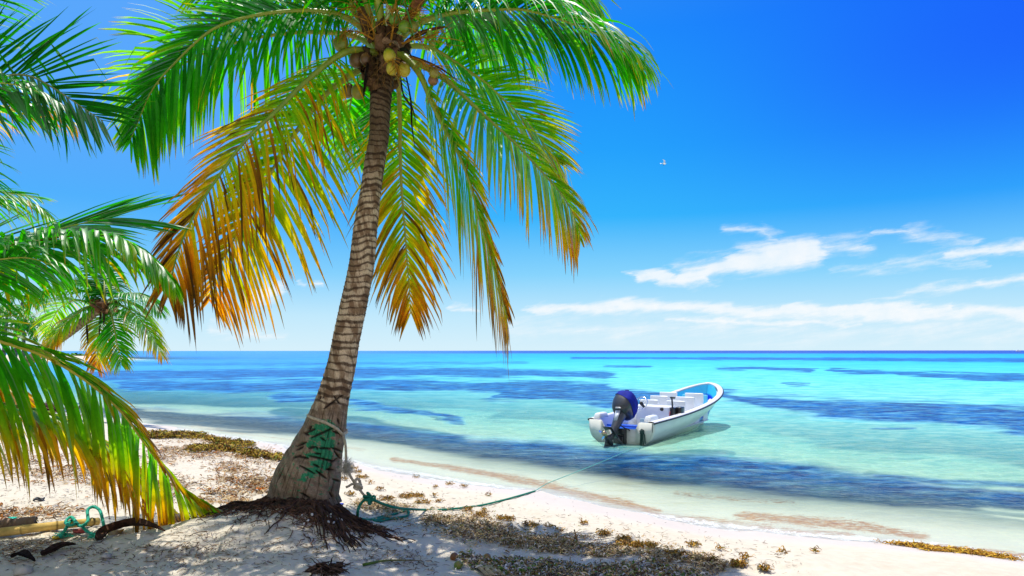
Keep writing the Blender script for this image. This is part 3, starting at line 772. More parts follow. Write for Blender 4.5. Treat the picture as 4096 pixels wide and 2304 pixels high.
def main_trunk(parent):
    tr = np.array(TRUNK, float); y = tr[:, 1]
    dep = np.interp(y, [120, 2052], [6.25, 5.9])
    cen = np.array([P(a, b, d) for (a, b, _), d in zip(tr, dep)]); rad = tr[:, 2] / F * dep
    data = np.concatenate([cen, rad[:, None]], 1); rows, k = 720, 150
    c = catmull(data[:, :4], rows)
    cen, rad = c[:, :3], c[:, 3]
    s = np.concatenate([[0], np.cumsum(np.linalg.norm(np.diff(cen, axis=0), axis=1))])
    T, N, B = frames(cen); a = np.arange(k) / k * 2 * np.pi
    A = np.tile(a, (rows, 1)); Sg = np.tile(s[:, None], (1, k))
    ca, sa = np.cos(A), np.sin(A)
    base = cen[:, None] + rad[:, None, None] * (ca[..., None] * N[:, None] + sa[..., None] * B[:, None])
    px = CX + F * base[..., 0] / base[..., 1]; py = HY + F * (EYE - base[..., 2]) / base[..., 1]
    # ring scars of fallen leaves
    warp = .09 * fbm(ca * .7 + 5, sa * .7 + Sg * 1.2, 61, 2) + .06 * np.cos(A * 1.0 + Sg * 1.3)
    irr = .030 * perlin(Sg * 5.3, Sg * 0 + 3.7, 12) + .016 * perlin(Sg * 13.1, Sg * 0 + 1.2, 13)
    q = (Sg + irr + warp * .42) / np.interp(Sg, [0, 1.3, 2.2, 4.6], [.13, .092, .074, .062]); fq = q - np.floor(q); iq = np.floor(q).astype(int)
    jag = .035 * fbm(ca * .9 + iq * 7.31, sa * .9 - iq * 3.17, 64, 2) + .035 * fbm(ca * 8, sa * 8 + iq * 5.3, 65, 2)
    wsc = .62 + .34 * (_hash(iq, iq * 3, 9) / 4294967296.0 - .5) + .14 * fbm(ca * 1.3 - iq * 2.7, sa * 1.3 + iq * 1.9, 68, 2)
    scar = sstep(wsc - .05, wsc + .05, fq + jag) * (1 - sstep(.93, 1.0, fq + jag * .3))
    low = sstep(1575, 1700, py)                       # smooth swollen foot
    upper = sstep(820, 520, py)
    hsh = (_hash(iq, iq * 7 + (A * 1.3).astype(int), 5) / 4294967296.0)
    n1 = fbm(ca * 2.2 + Sg * 9, sa * 2.2 - Sg * 4, 66, 4); n2 = fbm(ca * 7 + Sg * 22, sa * 7, 67, 4)
    blot = fbm(ca * 1.5 + 3, sa * 1.5 + Sg * 6.5, 72, 4)
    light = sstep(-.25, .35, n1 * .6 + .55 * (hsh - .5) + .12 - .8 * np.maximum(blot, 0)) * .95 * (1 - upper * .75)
    dk = np.array([.062, .036, .022]); lt = np.array([.66, .51, .34]); mid = np.array([.24, .15, .085])
    col = mid + (lt - mid) * (light * (1 - sstep(.3, .6, n2)))[..., None]
    col = col + (dk - col) * (scar * (.85 + .15 * n2).clip(0, 1))[..., None]
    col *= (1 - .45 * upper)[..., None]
    foot = np.array([.30, .215, .145]) * (1 + .35 * n2[..., None]) + .05 * n1[..., None]
    bands = (.5 + .5 * np.cos((Sg + warp * .8) / .16 * 2 * np.pi)) ** 6
    foot = foot * (1 - .30 * bands[..., None]) * np.interp(py, [1700, 1900, 2030], [1, 1.02, .80])[..., None]
    col = col * (1 - low[..., None]) + foot * low[..., None]
    r = np.ones_like(A) * rad[:, None]
    r *= 1 + (1 - low) * (.055 * (fq ** 1.5) - .03 * scar - .02) + .012 * n1 + .006 * n2
    r *= 1 + low * (.008 * np.cos(A * 9 + 2 * n1) + .02 * n1)
    # weathered green paint and machete cuts on the side that faces the camp
    zx, zy = (px - 900) * 1.9215, (py - 1550) * 1.9215
    front = sstep(.15, -.1, (base[..., 1] - cen[:, None, 1]) / rad[:, None])
    pm = np.zeros_like(zx)
    for (x0, y0, rx, ry) in PAINT: pm = np.maximum(pm, 1.25 - np.hypot((zx - x0) / rx, (zy - y0) / ry) * .8)
    pm = sstep(.25, .45, pm + .75 * fbm(zx / 34, zy / 14, 71, 4)) * front * (zy > 240)
    col = col * (1 - .9 * pm[..., None]) + np.array([.012, .26, .115]) * (.9 * pm * (1 + .35 * n2))[..., None]
    cut = np.zeros_like(zx)
    for (x0, y0, x1, y1) in CUTS:
        d, u = segdist(zx, zy, x0, y0, x1, y1); wdt = 9.0 * np.sin(np.pi * np.clip(.12 + .76 * u, 0, 1)) + 1.5
        cut = np.maximum(cut, sstep(1.15, .55, d / wdt))
    cut *= front
    col = col * (1 - .9 * cut[..., None]) + np.array([.018, .012, .010]) * (.9 * cut[..., None])
    r -= .018 * cut
    V = cen[:, None] + r[..., None] * (ca[..., None] * N[:, None] + sa[..., None] * B[:, None])
    i = np.arange(rows - 1)[:, None] * k; j = np.arange(k)[None]; j2 = (j + 1) % k
    Q = np.stack([i + j, i + k + j, i + k + j2, i + j2], -1).reshape(-1, 4)[:, ::-1]
    uv = np.stack([A / (2 * np.pi), Sg / 2.0], -1).reshape(-1, 2)
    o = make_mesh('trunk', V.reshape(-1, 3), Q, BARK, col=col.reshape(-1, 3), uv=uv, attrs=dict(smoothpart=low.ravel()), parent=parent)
    o['label'] = 'ringed grey brown trunk with green paint and machete cuts near its foot'
    return cen, rad


def plain_trunk(parent, pts, r0, r1, rows=140, k=20, tone=1.0, ring=.11):
    c = catmull(pts, rows); s = np.concatenate([[0], np.cumsum(np.linalg.norm(np.diff(c, axis=0), axis=1))]); T, N, B = frames(c)
    a = np.arange(k) / k * 2 * np.pi; A = np.tile(a, (rows, 1)); Sg = np.tile(s[:, None], (1, k))
    fq = (Sg / ring + .3 * fbm(np.cos(A) * 2, np.sin(A) * 2 + Sg, 3, 2)) % 1.0
    n1 = fbm(np.cos(A) * 3 + Sg * 5, np.sin(A) * 3, 9, 3)
    rad = np.interp(np.linspace(0, 1, rows), [0, .06, 1], [r0 * 1.35, r0, r1])[:, None] * (1 + .05 * fq)
    V = c[:, None] + rad[..., None] * (np.cos(A)[..., None] * N[:, None] + np.sin(A)[..., None] * B[:, None])
    col = (np.array([.36, .28, .20]) * (1 - .6 * (fq > .7)[..., None]) * (1 + .4 * n1[..., None])) * tone
    i = np.arange(rows - 1)[:, None] * k; j = np.arange(k)[None]; j2 = (j + 1) % k
    Q = np.stack([i + j, i + k + j, i + k + j2, i + j2], -1).reshape(-1, 4)[:, ::-1]
    return make_mesh('trunk', V.reshape(-1, 3), Q, BARK, col=col.reshape(-1, 3), uv=np.stack([A / 6.283, Sg / 2], -1).reshape(-1, 2), attrs=dict(smoothpart=np.zeros(rows * k)), parent=parent)


def coconut_shape(R, col_a, col_b, axis, loc, parent, name='coconut', label=None, long=1.22):
    def fn(x, y, z):
        k = 1 + .06 * math.cos(3 * math.atan2(y, x)) * (1 - z * z)
        w = 1 - .13 * z
        return x * k * w, y * k * w, z
    v, f = ball(R, R, R * long, fn=fn, nu=18, nv=14)
    m = MB(); zz = v[:, 2] / (R * long)
    cc = np.array(col_a)[None] + (np.array(col_b) - np.array(col_a))[None] * sstep(-.2, .9, zz + .45 * fbm(v[:, 0] / R * 1.8, v[:, 1] / R * 1.8 + zz, 5, 3))[:, None]
    M = Vector(axis).to_track_quat('Z', 'Y').to_matrix()
    v = v @ np.array(M).T + np.array(loc)
    m.add(v, f, cc)
    # the woody calyx where it hangs
    tip = np.array(loc) + np.array(Vector(axis).normalized()) * R * long * .93
    o = m.build(name, NUT, parent)
    cv, cf = ball(R * .42, R * .42, R * .16, nu=10, nv=6); cv = cv @ np.array(M).T + tip
    make_mesh('calyx', cv, cf, FIBRE, col=np.tile([.20, .11, .04], (len(cv), 1)), parent=o)
    if label: o['label'] = label
    return o


NUT = simple_mat('coconut husk', (.3, .3, .02), .38, usecol=True, var=.25, scale=14, bump=.15, bscale=60)


def ribbon_strip(pts, w0, mat, name, parent, col, fold=.3, n=24):
    """a long boat-shaped dry sheath or a strip of bark"""
    c = catmull(pts, n); T, N, B = frames(c); s = np.linspace(0, 1, n)
    w = w0 * np.interp(s, [0, .1, .45, .9, 1], [.5, .7, 1, .35, .05])
    V = np.stack([c - B * w[:, None] + N * (w * fold)[:, None], c - B * (w * .5)[:, None], c, c + B * (w * .5)[:, None], c + B * w[:, None] + N * (w * fold)[:, None]], 1)
    V2 = V + N[:, None] * .006
    k = 5; i = np.arange(n - 1)[:, None] * k; j = np.arange(k - 1)[None]
    Q = np.stack([i + j, i + j + 1, i + k + j + 1, i + k + j], -1).reshape(-1, 4)
    VV = np.concatenate([V.reshape(-1, 3), V2.reshape(-1, 3)]); QQ = np.concatenate([Q[:, ::-1], Q + n * k])
    cc = np.asarray(col)[None] * (1 + .3 * rng.normal(size=(len(VV), 1)))
    return make_mesh(name, VV, QQ, mat, col=cc, parent=parent)


def flower_stalk(parent, pts, n=26, ln=.26, col=(.36, .17, .02), r0=.011, thin=.0024):
    c = catmull(pts, 30); m = MB(); v, f = tube(c, np.linspace(r0, r0 * .35, 30), 6); m.add(v, f, col)
    T = nrm(np.gradient(c, axis=0))
    for _ in range(n):
        i = int(rng.uniform(9, 29)); d = nrm(T[i] * .7 + rng.normal(0, .6, 3)); L = ln * rng.uniform(.5, 1.1)
        q = [c[i]];
        for s in range(5): d = nrm(d + rng.normal(0, .16, 3) + np.array([0, 0, -.10])); q.append(q[-1] + d * L / 5)
        v, f = tube(q, [thin * 1.4, thin * 1.3, thin * 1.2, thin, thin * .9, thin * .6], 4); m.add(v, f, np.array(col) * rng.uniform(.6, 1.3))
    return m.build('flower_stalk', FIBRE, parent)


# ================================================================== the big palm
D0 = 6.2
CROWN = P(1535, 205, D0)
palm = thing('coconut_palm', 'tall leaning coconut palm with coconuts and rope round its trunk', 'palm tree', P(1215, 2030, 5.9))
PALM_KIDS = []
cen, rad = main_trunk(palm)
Gs = ((.22, .27, .015), (.27, .30, .02))
# upper and side fronds
frond(palm, px_path([(1520, 195), (1462, 128), (1408, 80), (1325, 52), (1199, 44), (1024, 62), (850, 119), (690, 262), (607, 364), (552, 490), (522, 560)], 6.2, 5.55), lmax=1.0, n=106, w=.034, age=(-.04, .20, .26), droop=.75, twist=(.7, 1.0, 1.1), spread=(84, 28), ribcol=Gs, side=(1.0, .6), spread2=(46, 14), tip_len=.25)
frond(palm, px_path([(1515, 200), (1455, 160), (1395, 138), (1300, 128), (1150, 132), (950, 168), (760, 240), (620, 350), (560, 470)], 6.3, 7.3), lmax=.98, n=80, w=.031, age=(.16, .18, .22), droop=.65, twist=(-.7, -.9, -1.0), spread=(82, 32), ribcol=Gs)
frond(palm, px_path([(1512, 215), (1439, 199), (1390, 205), (1320, 246), (1208, 342), (1113, 437), (986, 557), (890, 684), (795, 827), (722, 980), (686, 1110), (672, 1190)], 6.15, 5.3), lmax=.98, n=104, w=.026, age=(.34, .42, .52), droop=1.15, twist=(.6, .9, 1.0), spread=(84, 26), start=.14, ribcol=((.22, .27, .02), (.14, .30, .02)), ragged=.25, side=(1.0, .62), spread2=(40, 16), tip_len=.28)
frond(palm, px_path([(1510, 240), (1455, 268), (1370, 322), (1290, 392), (1190, 520), (1075, 705), (965, 905), (890, 1040), (862, 1095), (842, 1165), (836, 1205)], 6.3, 6.9), lmax=1.02, n=92, w=.036, age=(.40, .36, .26), droop=.55, twist=(-.8, -1.0, -1.0), spread=(60, 26), spread2=(82, 34), start=.17, ribcol=((.25, .29, .02), (.40, .33, .03)), ragged=.25, side=(.5, 1.0))
# hanging fronds in the middle
frond(palm, px_path([(1545, 235), (1575, 260), (1594, 340), (1600, 450), (1602, 635), (1610, 803), (1623, 959), (1631, 1075), (1638, 1160), (1642, 1255)], 6.35, 7.15, .35), lmax=.78, n=90, w=.031, age=(.42, .28, .36), droop=.75, spread=(64, 24), start=.2, ribcol=((.3, .3, .02), (.38, .36, .03)), hdir=(0, 1, 0), ragged=.25, twist=.1)
frond(palm, px_path([(1560, 215), (1600, 215), (1640, 245), (1687, 309), (1731, 414), (1780, 513), (1830, 602), (1885, 745), (1916, 871), (1947, 969), (1978, 1078), (2004, 1172), (2020, 1235), (2028, 1272)], 6.15, 5.25), lmax=.95, n=84, w=.027, age=(.18, .42, .50), droop=.85, spread=(64, 22), start=.2, twist=(.9, 1.1, 1.1), spread2=(34, 12), tip_len=.16, hdir=(.75, -.66, 0), ribcol=((.22, .28, .02), (.26, .34, .03)), ragged=.25, side=(1.0, .5))
frond(palm, px_path([(1555, 205), (1605, 220), (1659, 248), (1731, 284), (1797, 331), (1880, 409), (1963, 486), (2073, 585), (2183, 705), (2262, 800), (2310, 900), (2322, 955)], 6.2, 6.0), lmax=.90, n=88, w=.029, age=(.20, .34, .38), droop=1.1, spread=(74, 24), start=.2, ribcol=((.27, .31, .02), (.22, .25, .03)), ragged=.2, twist=(-.45, -.7, -.8), side=(.6, 1.0), spread2=(76, 26), tip_len=.16)
frond(palm, px_path([(1550, 195), (1612, 190), (1659, 183), (1720, 192), (1786, 226), (1852, 270), (1935, 326), (1990, 375), (2073, 453), (2128, 513), (2172, 569), (2215, 625), (2236, 655)], 6.35, 7.4), lmax=.90, n=90, w=.032, age=(.22, .30, .24), droop=.4, spread=(76, 26), start=.2, ribcol=((.25, .31, .02), (.38, .36, .03)), twist=(-.8, -1.1, -1.2))
frond(palm, px_path([(1548, 190), (1585, 175), (1631, 127), (1686, 88), (1769, 58), (1852, 45), (1963, 38), (2073, 36), (2156, 52), (2266, 86), (2349, 119), (2432, 160), (2510, 212), (2555, 256), (2572, 278)], 6.25, 6.35), lmax=.95, tip_len=.12, n=110, w=.031, age=(-.06, .20, .40), droop=1.5, spread=(72, 22), start=.2, ribcol=Gs, twist=(.1, .05, .05))
frond(palm, px_path([(1545, 180), (1600, 110), (1660, 40), (1740, -30), (1860, -85), (2000, -110), (2140, -100), (2260, -60), (2350, 10)], 6.35, 7.0), lmax=1.02, n=84, w=.040, age=(.14, .10, .18), droop=1.2, spread=(74, 26), start=.2, ribcol=Gs, twist=(-.2, -.3, -.4))
frond(palm, px_path([(1545, 180), (1605, 120), (1670, 75), (1740, 62), (1830, 80), (1920, 130), (1995, 200)], 6.45, 8.2), lmax=1.25, n=72, w=.050, age=(.16, .08, .20), droop=1.0, spread=(78, 30), start=.22, ribcol=Gs, twist=(-.1, -.2, -.2))
frond(palm, px_path([(1528, 180), (1490, 100), (1430, 20), (1340, -60), (1220, -105), (1080, -110), (960, -75), (880, -10)], 6.3, 6.9), lmax=1.02, n=80, w=.038, age=(.10, .12, .22), droop=1.3, spread=(74, 26), start=.2, ribcol=Gs, twist=(.2, .2, .2))
frond(palm, px_path([(1532, 190), (1526, 90), (1512, 0), (1495, -160), (1470, -380), (1420, -620), (1340, -820)], 6.1, 5.5), lmax=.8, n=60, w=.032, age=(-.05, .12, .2), droop=1.0, spread=(66, 24), start=.22, ribcol=Gs, rib=.036)
frond(palm, px_path([(1540, 180), (1552, 80), (1560, -20), (1575, -200), (1610, -420), (1690, -640), (1800, -800)], 6.3, 6.9), lmax=.8, n=60, w=.032, age=(.0, .10, .2), droop=1.0, spread=(66, 24), start=.22, ribcol=Gs, rib=.03)
frond(palm, px_path([(1535, 230), (1490, 262), (1445, 305), (1410, 380), (1396, 470), (1392, 560)], 6.5, 8.3), lmax=.95, n=64, w=.046, age=(.14, .20, .22), droop=.8, spread=(68, 26), start=.25, ribcol=Gs)
frond(palm, px_path([(1540, 230), (1550, 300), (1545, 420), (1520, 520), (1490, 600), (1440, 660)], 6.5, 8.4), lmax=.62, n=48, w=.033, age=(.08, .25, .25), droop=.8, spread=(66, 26), start=.3, ribcol=Gs)
# unseen overhead fronds leaning back, some added to deepen shade on the mound
frond(palm, [CROWN + np.array(v) for v in [(0, 0, -.05), (-.15, -.35, .45), (-.35, -1.0, .95), (-.55, -1.7, 1.05), (-.7, -2.3, .95)]], lmax=.9, n=66, w=.048, age=(0, .15, .25), droop=1.2, ribcol=Gs)
frond(palm, [CROWN + np.array(v) for v in [(0, 0, -.05), (.03, -.4, .5), (.08, -1.0, 1.0), (.15, -1.7, 1.1), (.2, -2.2, 1.0)]], lmax=.9, n=60, w=.045, age=(0, .15, .25), droop=1.2, ribcol=Gs)
frond(palm, [CROWN + np.array(v) for v in [(0, 0, -.05), (.2, -.3, .45), (.5, -.85, .95), (.85, -1.5, 1.05), (1.15, -2.0, .95)]], lmax=.8, n=60, w=.034, age=(0, .15, .25), droop=1.2, ribcol=Gs)
frond(palm, [CROWN + np.array(v) for v in [(0, 0, -.05), (-.4, -.15, .5), (-1.0, -.5, .95), (-1.6, -.9, 1.05), (-2.1, -1.2, .95)]], lmax=.8, n=56, w=.034, age=(0, .15, .25), droop=1.2, ribcol=Gs)

# leaf bases and the brown woven fibre round the bud
fm = MB()
for i in range(26):
    a = rng.uniform(0, 6.283); h = rng.uniform(-.42, .10); rr = .14 + .05 * (h + .4)
    b = P(1537, 200, D0) + np.array([math.cos(a) * rr * .7, math.sin(a) * rr * .7, h])
    e = b + np.array([math.cos(a) * .12, math.sin(a) * .12, rng.uniform(.06, .22)])
    c = catmull([b, (b + e) / 2 + np.array([math.cos(a), math.sin(a), 0]) * .02, e], 8)
    v, f = tube(c, np.array([.055, .06, .058, .052, .045, .035, .025, .012]) * rng.uniform(.7, 1.1), 7)
    v = v + .012 * rng.normal(size=v.shape); fm.add(v, f, np.array([.10, .055, .028]) * rng.uniform(.5, 1.9))
fm.build('leaf_base', FIBRE, palm)
for pts, w, cl in [([P(1470, 250, 6.0), P(1462, 300, 5.98), P(1455, 352, 5.98), P(1454, 392, 6.0)], .034, (.02, .014, .012)),
                   ([P(1470, 150, 6.1), P(1455, 70, 6.0), P(1440, 20, 6.0), P(1420, -40, 6.0)], .055, (.13, .075, .04)),
                   ([P(1620, 110, 6.0), P(1655, 50, 5.95), P(1690, 0, 5.95), P(1720, -60, 6.0)], .060, (.16, .06, .025)),
                   ([P(1625, 170, 6.0), P(1680, 140, 5.9), P(1740, 118, 5.9), P(1790, 108, 5.95)], .030, (.08, .035, .02)),
                   ([P(1650, 228, 5.95), P(1710, 252, 5.85), P(1770, 282, 5.85), P(1850, 340, 5.9)], .034, (.13, .07, .035)),
                   ([P(1540, 175, 5.95), P(1560, 165, 5.88), P(1585, 180, 5.85), P(1600, 205, 5.88)], .055, (.24, .15, .09)),
                   ([P(1596, 206, 5.9), P(1620, 200, 5.85), P(1636, 212, 5.85), P(1650, 245, 5.9)], .030, (.012, .02, .012)),
                   ([P(1620, 290, 6.15), P(1640, 400, 6.1), P(1645, 500, 6.1), P(1660, 600, 6.12)], .028, (.05, .03, .02)),
                   ([P(1600, 300, 6.2), P(1612, 380, 6.15), P(1650, 440, 6.15), P(1665, 520, 6.15)], .024, (.06, .035, .02))]:
    ribbon_strip(pts, w, FIBRE, 'dry_sheath', palm, cl)
# hanging shreds of fibre under the crown
fm = MB()
for i in range(150):
    a = rng.uniform(3.3, 6.1) if i % 3 else rng.uniform(0, 6.28); q = P(1535, rng.uniform(215, 330), 6.17) + np.array([math.cos(a) * .12, math.sin(a) * .12, 0]); d = nrm(np.array([math.cos(a), math.sin(a), -.8]) + rng.normal(0, .4, 3))
    pts = [q]
    for s in range(5): d = nrm(d + rng.normal(0, .25, 3) + np.array([0, 0, -.3])); pts.append(pts[-1] + d * rng.uniform(.015, .045))
    v, f = tube(pts, [.003, .003, .0025, .002, .0015, .001], 4); fm.add(v, f, np.array([.16, .085, .03]) * rng.uniform(.4, 1.7))
o = fm.build('trunk_fibre', FIBRE, palm); o['kind'] = 'stuff'

for pts, n, ln in [([P(1520, 180, 6.05), P(1478, 90, 5.95), P(1440, 42, 5.9), P(1405, 10, 5.9)], 36, .30), ([P(1560, 180, 6.0), P(1572, 120, 5.9), P(1580, 60, 5.88), P(1585, -10, 5.9)], 40, .30),
                   ([P(1610, 175, 6.0), P(1650, 158, 5.9), P(1700, 150, 5.85), P(1750, 150, 5.85)], 34, .28), ([P(1640, 225, 5.95), P(1700, 252, 5.85), P(1735, 270, 5.8), P(1765, 280, 5.8)], 34, .22),
                   ([P(1500, 160, 6.05), P(1450, 132, 5.95), P(1400, 122, 5.9), P(1360, 128, 5.9)], 26, .20), ([P(1560, 225, 5.9), P(1572, 240, 5.82), P(1585, 262, 5.8), P(1590, 280, 5.8)], 22, .14),
                   ([P(1600, 100, 5.95), P(1620, 72, 5.88), P(1640, 60, 5.86), P(1670, 50, 5.86)], 30, .24)]:
    flower_stalk(palm, pts, n, ln)
GY, GG, BR, OL = (.42, .34, .012), (.13, .22, .010), (.20, .09, .025), (.22, .20, .02)
for (x, y, R, D, ca, cb, ax, lab) in [
    (1558, 222, 25, 5.86, GY, GG, (-.15, .1, 1), 'yellow green coconut hanging highest of the three below the crown'), (1569, 271, 24, 5.86, (.40, .33, .012), BR, (.1, .1, 1), 'yellow coconut on the left of the lower pair'), (1617, 277, 25, 5.9, GY, BR, (-.1, .1, 1), 'yellow coconut on the right of the lower pair'),
    (1738, 290, 19, 5.8, OL, BR, (.3, .2, 1), 'greenish coconut beside the right hand stalk'), (1733, 318, 20, 5.85, BR, (.14, .06, .02), (.1, .2, 1), 'brown dry coconut beside the right hand stalk'),
    (1393, 362, 24, 6.1, (.19, .12, .02), (.10, .05, .015), (.3, .1, 1), None), (1432, 366, 26, 6.05, OL, (.18, .09, .02), (-.1, .2, 1), None), (1366, 172, 29, 6.0, (.16, .20, .012), OL, (.3, 0, 1), None),
    (1581, 73, 24, 5.9, (.10, .20, .012), GG, (.2, .3, 1), None), (1618, 106, 23, 5.84, GG, (.20, .25, .02), (.1, .3, 1), None), (1652, 106, 22, 5.9, OL, (.24, .18, .02), (-.4, .2, 1), None),
    (1721, 131, 13, 5.84, GG, GG, (.1, .2, 1), None), (1730, 172, 13, 5.84, GG, BR, (.1, .2, 1), None), (1428, 238, 28, 6.1, (.13, .07, .02), (.10, .05, .02), (.4, 0, 1), None), (1407, 16, 11, 5.9, GG, OL, (.1, .2, 1), None), (1462, 236, 20, 6.02, (.10, .05, .02), BR, (.2, 0, 1), None)]:
    coconut_shape(R / F * D, ca, cb, ax, P(x, y, D), palm, label=lab)

# roots: a collar of bare roots that fans out over the mound
ROOT = simple_mat('palm root', (.05, .028, .02), .9, usecol=True, var=.4, scale=25, bump=.5, bscale=120, spec=.12)
TB = P(1212, 2015, 5.9)


def root_path(a, L, r_in=.25, jit=.10, n=12, side=0.0):
    pts = []
    ang = a
    x = TB[0] + math.cos(a) * r_in; y = TB[1] + math.sin(a) * r_in * .9
    for i in range(n):
        z = gfast(x, y) + .035 * (1 - i / n) + .012 * math.sin(i * 1.7 + a * 9)
        if i == 0: z = max(z, TB[2] - .01) + rng.uniform(-.02, .05)
        pts.append((x, y, z)); ang += rng.normal(0, jit) + side
        x += math.cos(ang) * L / n; y += math.sin(ang) * L / n
    pts[-1] = (pts[-1][0], pts[-1][1], pts[-1][2] - .02)
    return pts


def make_root(a, L, r, r_in=.27, jit=.09, side=0.0, tone=1.0):
    c = catmull(root_path(a, L, r_in, jit, side=side), 30)
    v, f = tube(c, r * np.interp(np.linspace(0, 1, 30), [0, .15, 1], [1.25, 1, .3]), 6)
    m = MB().add(v, f, np.array([.055, .030, .021]) * tone)
    m.build('root', ROOT, palm)


for i in range(46):       # bundle of thick roots that breaks out of the mound on the seaward right
    make_root(rng.uniform(-1.05, -.22), rng.uniform(.45, .9), rng.uniform(.008, .014), rng.uniform(.22, .30), .07, rng.normal(0, .01), rng.uniform(.45, 1.3))
for i in range(8):
    make_root(rng.uniform(-3.4, -1.2), rng.uniform(.3, .75), rng.uniform(.006, .011), .28, .11, 0, rng.uniform(.5, 1.2))
for i in range(14):
    make_root(rng.uniform(-3.7, -2.75), rng.uniform(.6, 1.15), rng.uniform(.006, .010), .28, .07, 0, rng.uniform(.6, 1.3))
fm = MB()
for i in range(3000):
    right = rng.random() < .45
    a = rng.uniform(-1.3, .1) if right else rng.uniform(-3.7, -.9)
    r0 = .25 + abs(rng.normal(0, .21)) * (1.3 if right else 1.15)
    x = TB[0] + math.cos(a) * r0; y = TB[1] + math.sin(a) * r0 * .9; ang = a + rng.normal(0, 1.25); L = rng.uniform(.04, .13); pts = []
    for s in range(5):
        pts.append((x, y, gfast(x, y) + .006 + .02 * rng.random() * math.sin(s / 4 * 3.14) + (.03 if r0 < .34 else 0))); ang += rng.normal(0, .35); x += math.cos(ang) * L / 4; y += math.sin(ang) * L / 4
    rr = rng.uniform(.0014, .0038); v, f = tube(pts, [rr, rr, rr, rr * .8, rr * .4], 4); fm.add(v, f, np.array([.085, .042, .024]) * rng.uniform(.3, 2.4))
o = fm.build('root_fibre', ROOT, palm); o['kind'] = 'stuff'
# skirt of soil and matted rootlets that the trunk stands in
kk, rws = 72, 14; V = []
for i in range(rws):
    t_ = i / (rws - 1)
    for j in range(kk):
        a = j / kk * 6.28318; ra = .22 + t_ * (.20 + .05 * math.sin(3 * a) + .10 * max(0, math.cos(a + .6)))
        x = TB[0] + math.cos(a) * ra; y = TB[1] + math.sin(a) * ra * .92
        g = gfast(x, y); z = g + (.075 - .085 * t_) * (1 if t_ < .99 else 1.6) + .022 * float(fbm(np.array(x * 16), np.array(y * 16), 5, 3)) * (1 - t_ * .5)
        V.append((x, y, z))
Q = np.array([(i * kk + j, (i + 1) * kk + j, (i + 1) * kk + (j + 1) % kk, i * kk + (j + 1) % kk) for i in range(rws - 1) for j in range(kk)])
V = np.array(V); V[:, 2] += .012 * rng.normal(size=len(V))
make_mesh('root_collar', V, Q, ROOT, col=np.array([.050, .029, .02])[None] * (1 + .5 * rng.normal(size=(len(V), 1))).clip(.3, 2), parent=palm)

# keep children where they were built: origins stay at the foot of the tree
def settle(root):
    inv = Matrix.Translation(-Vector(root.location))
    for ch in root.children: ch.matrix_parent_inverse = inv


settle(palm)

# ================================================================== palms by the left edge
lp = thing('coconut_palm', 'tall coconut palm whose green fronds reach in along the left edge', 'palm tree', (-7.6, 5.6, float(ground_z(-7.6, 5.6))))
LC = np.array([-6.3, 5.6, 4.35])
plain_trunk(lp, [(-7.6, 5.6, .5), (-7.3, 5.6, 1.6), (-6.8, 5.6, 3.0), tuple(LC + np.array([0, 0, -.1]))], .17, .11)
lpc = lambda pts, d0, d1: [LC, LC * .5 + P(pts[0][0], pts[0][1], d0) * .5 + np.array([0, 0, .22])] + px_path(pts, d0, d1)
frond(lp, lpc([(-320, 330), (-150, 310), (0, 304), (70, 297), (130, 306), (200, 342), (280, 394), (350, 442), (412, 482)], 5.3, 5.0), lmax=.86, n=66, w=.030, age=(-.25, .08, .12), droop=.18, spread=(72, 24), start=.3, twist=(-1.25, -1.3, -1.3), side=(1, .9), lift=.0, ribcol=((.2, .22, .05), (.25, .25, .10)))
frond(lp, lpc([(-300, 420), (-150, 330), (0, 330), (120, 352), (230, 410)], 5.1, 5.0), lmax=.66, n=60, w=.033, age=(-.06, .1, .15), droop=1.3, spread=(70, 26), start=.3, twist=.4)
frond(lp, lpc([(-340, 560), (-160, 470), (0, 430), (100, 418), (180, 430), (250, 462), (300, 490)], 6.3, 6.2), lmax=.46, n=64, w=.018, age=(.45, .18, .30), droop=1.7, spread=(60, 26), start=.3, ragged=.3)
frond(lp, lpc([(-400, 620), (-260, 540), (-150, 560), (-80, 640), (-40, 720), (-20, 800)], 5.4, 5.2), lmax=.42, n=44, w=.016, age=(-.05, .15, .3), droop=.5, spread=(74, 40), start=.25, hdir=(.3, -.95, 0), twist=.2)
frond(lp, lpc([(-420, 900), (-260, 810), (-100, 780), (40, 790), (120, 806), (190, 858), (240, 905)], 6.0, 5.9), lmax=.52, n=66, w=.022, age=(-.02, .35, .30), droop=1.5, spread=(62, 24), start=.3, twist=.2)
frond(lp, lpc([(-380, 860), (-220, 775), (-80, 762), (60, 775), (150, 790)], 5.7, 5.6), lmax=.44, n=46, w=.020, age=(-.1, .2, .3), droop=.5, spread=(50, 20), start=.3, twist=-.5)
frond(lp, lpc([(-420, 240), (-280, 60), (-120, -60), (60, -140)], 5.4, 4.9), lmax=.7, n=50, w=.03, age=(-.1, .1, .15), droop=.8)
# fronds overhead that shade the sand at the lower left
for v in [[(0, 0, 0), (.9, -.8, .55), (1.9, -1.5, .75), (2.9, -2.2, .45)], [(0, 0, 0), (.5, -1.2, .45), (1.3, -2.3, .55), (1.9, -3.1, .2)], [(0, 0, 0), (1.3, -.4, .7), (2.4, -.7, .95), (3.4, -1.0, .8)]]:
    frond(lp, [LC + np.array(q) for q in v], lmax=.72, n=56, w=.032, age=(-.05, .15, .2), droop=1.2)
settle(lp)

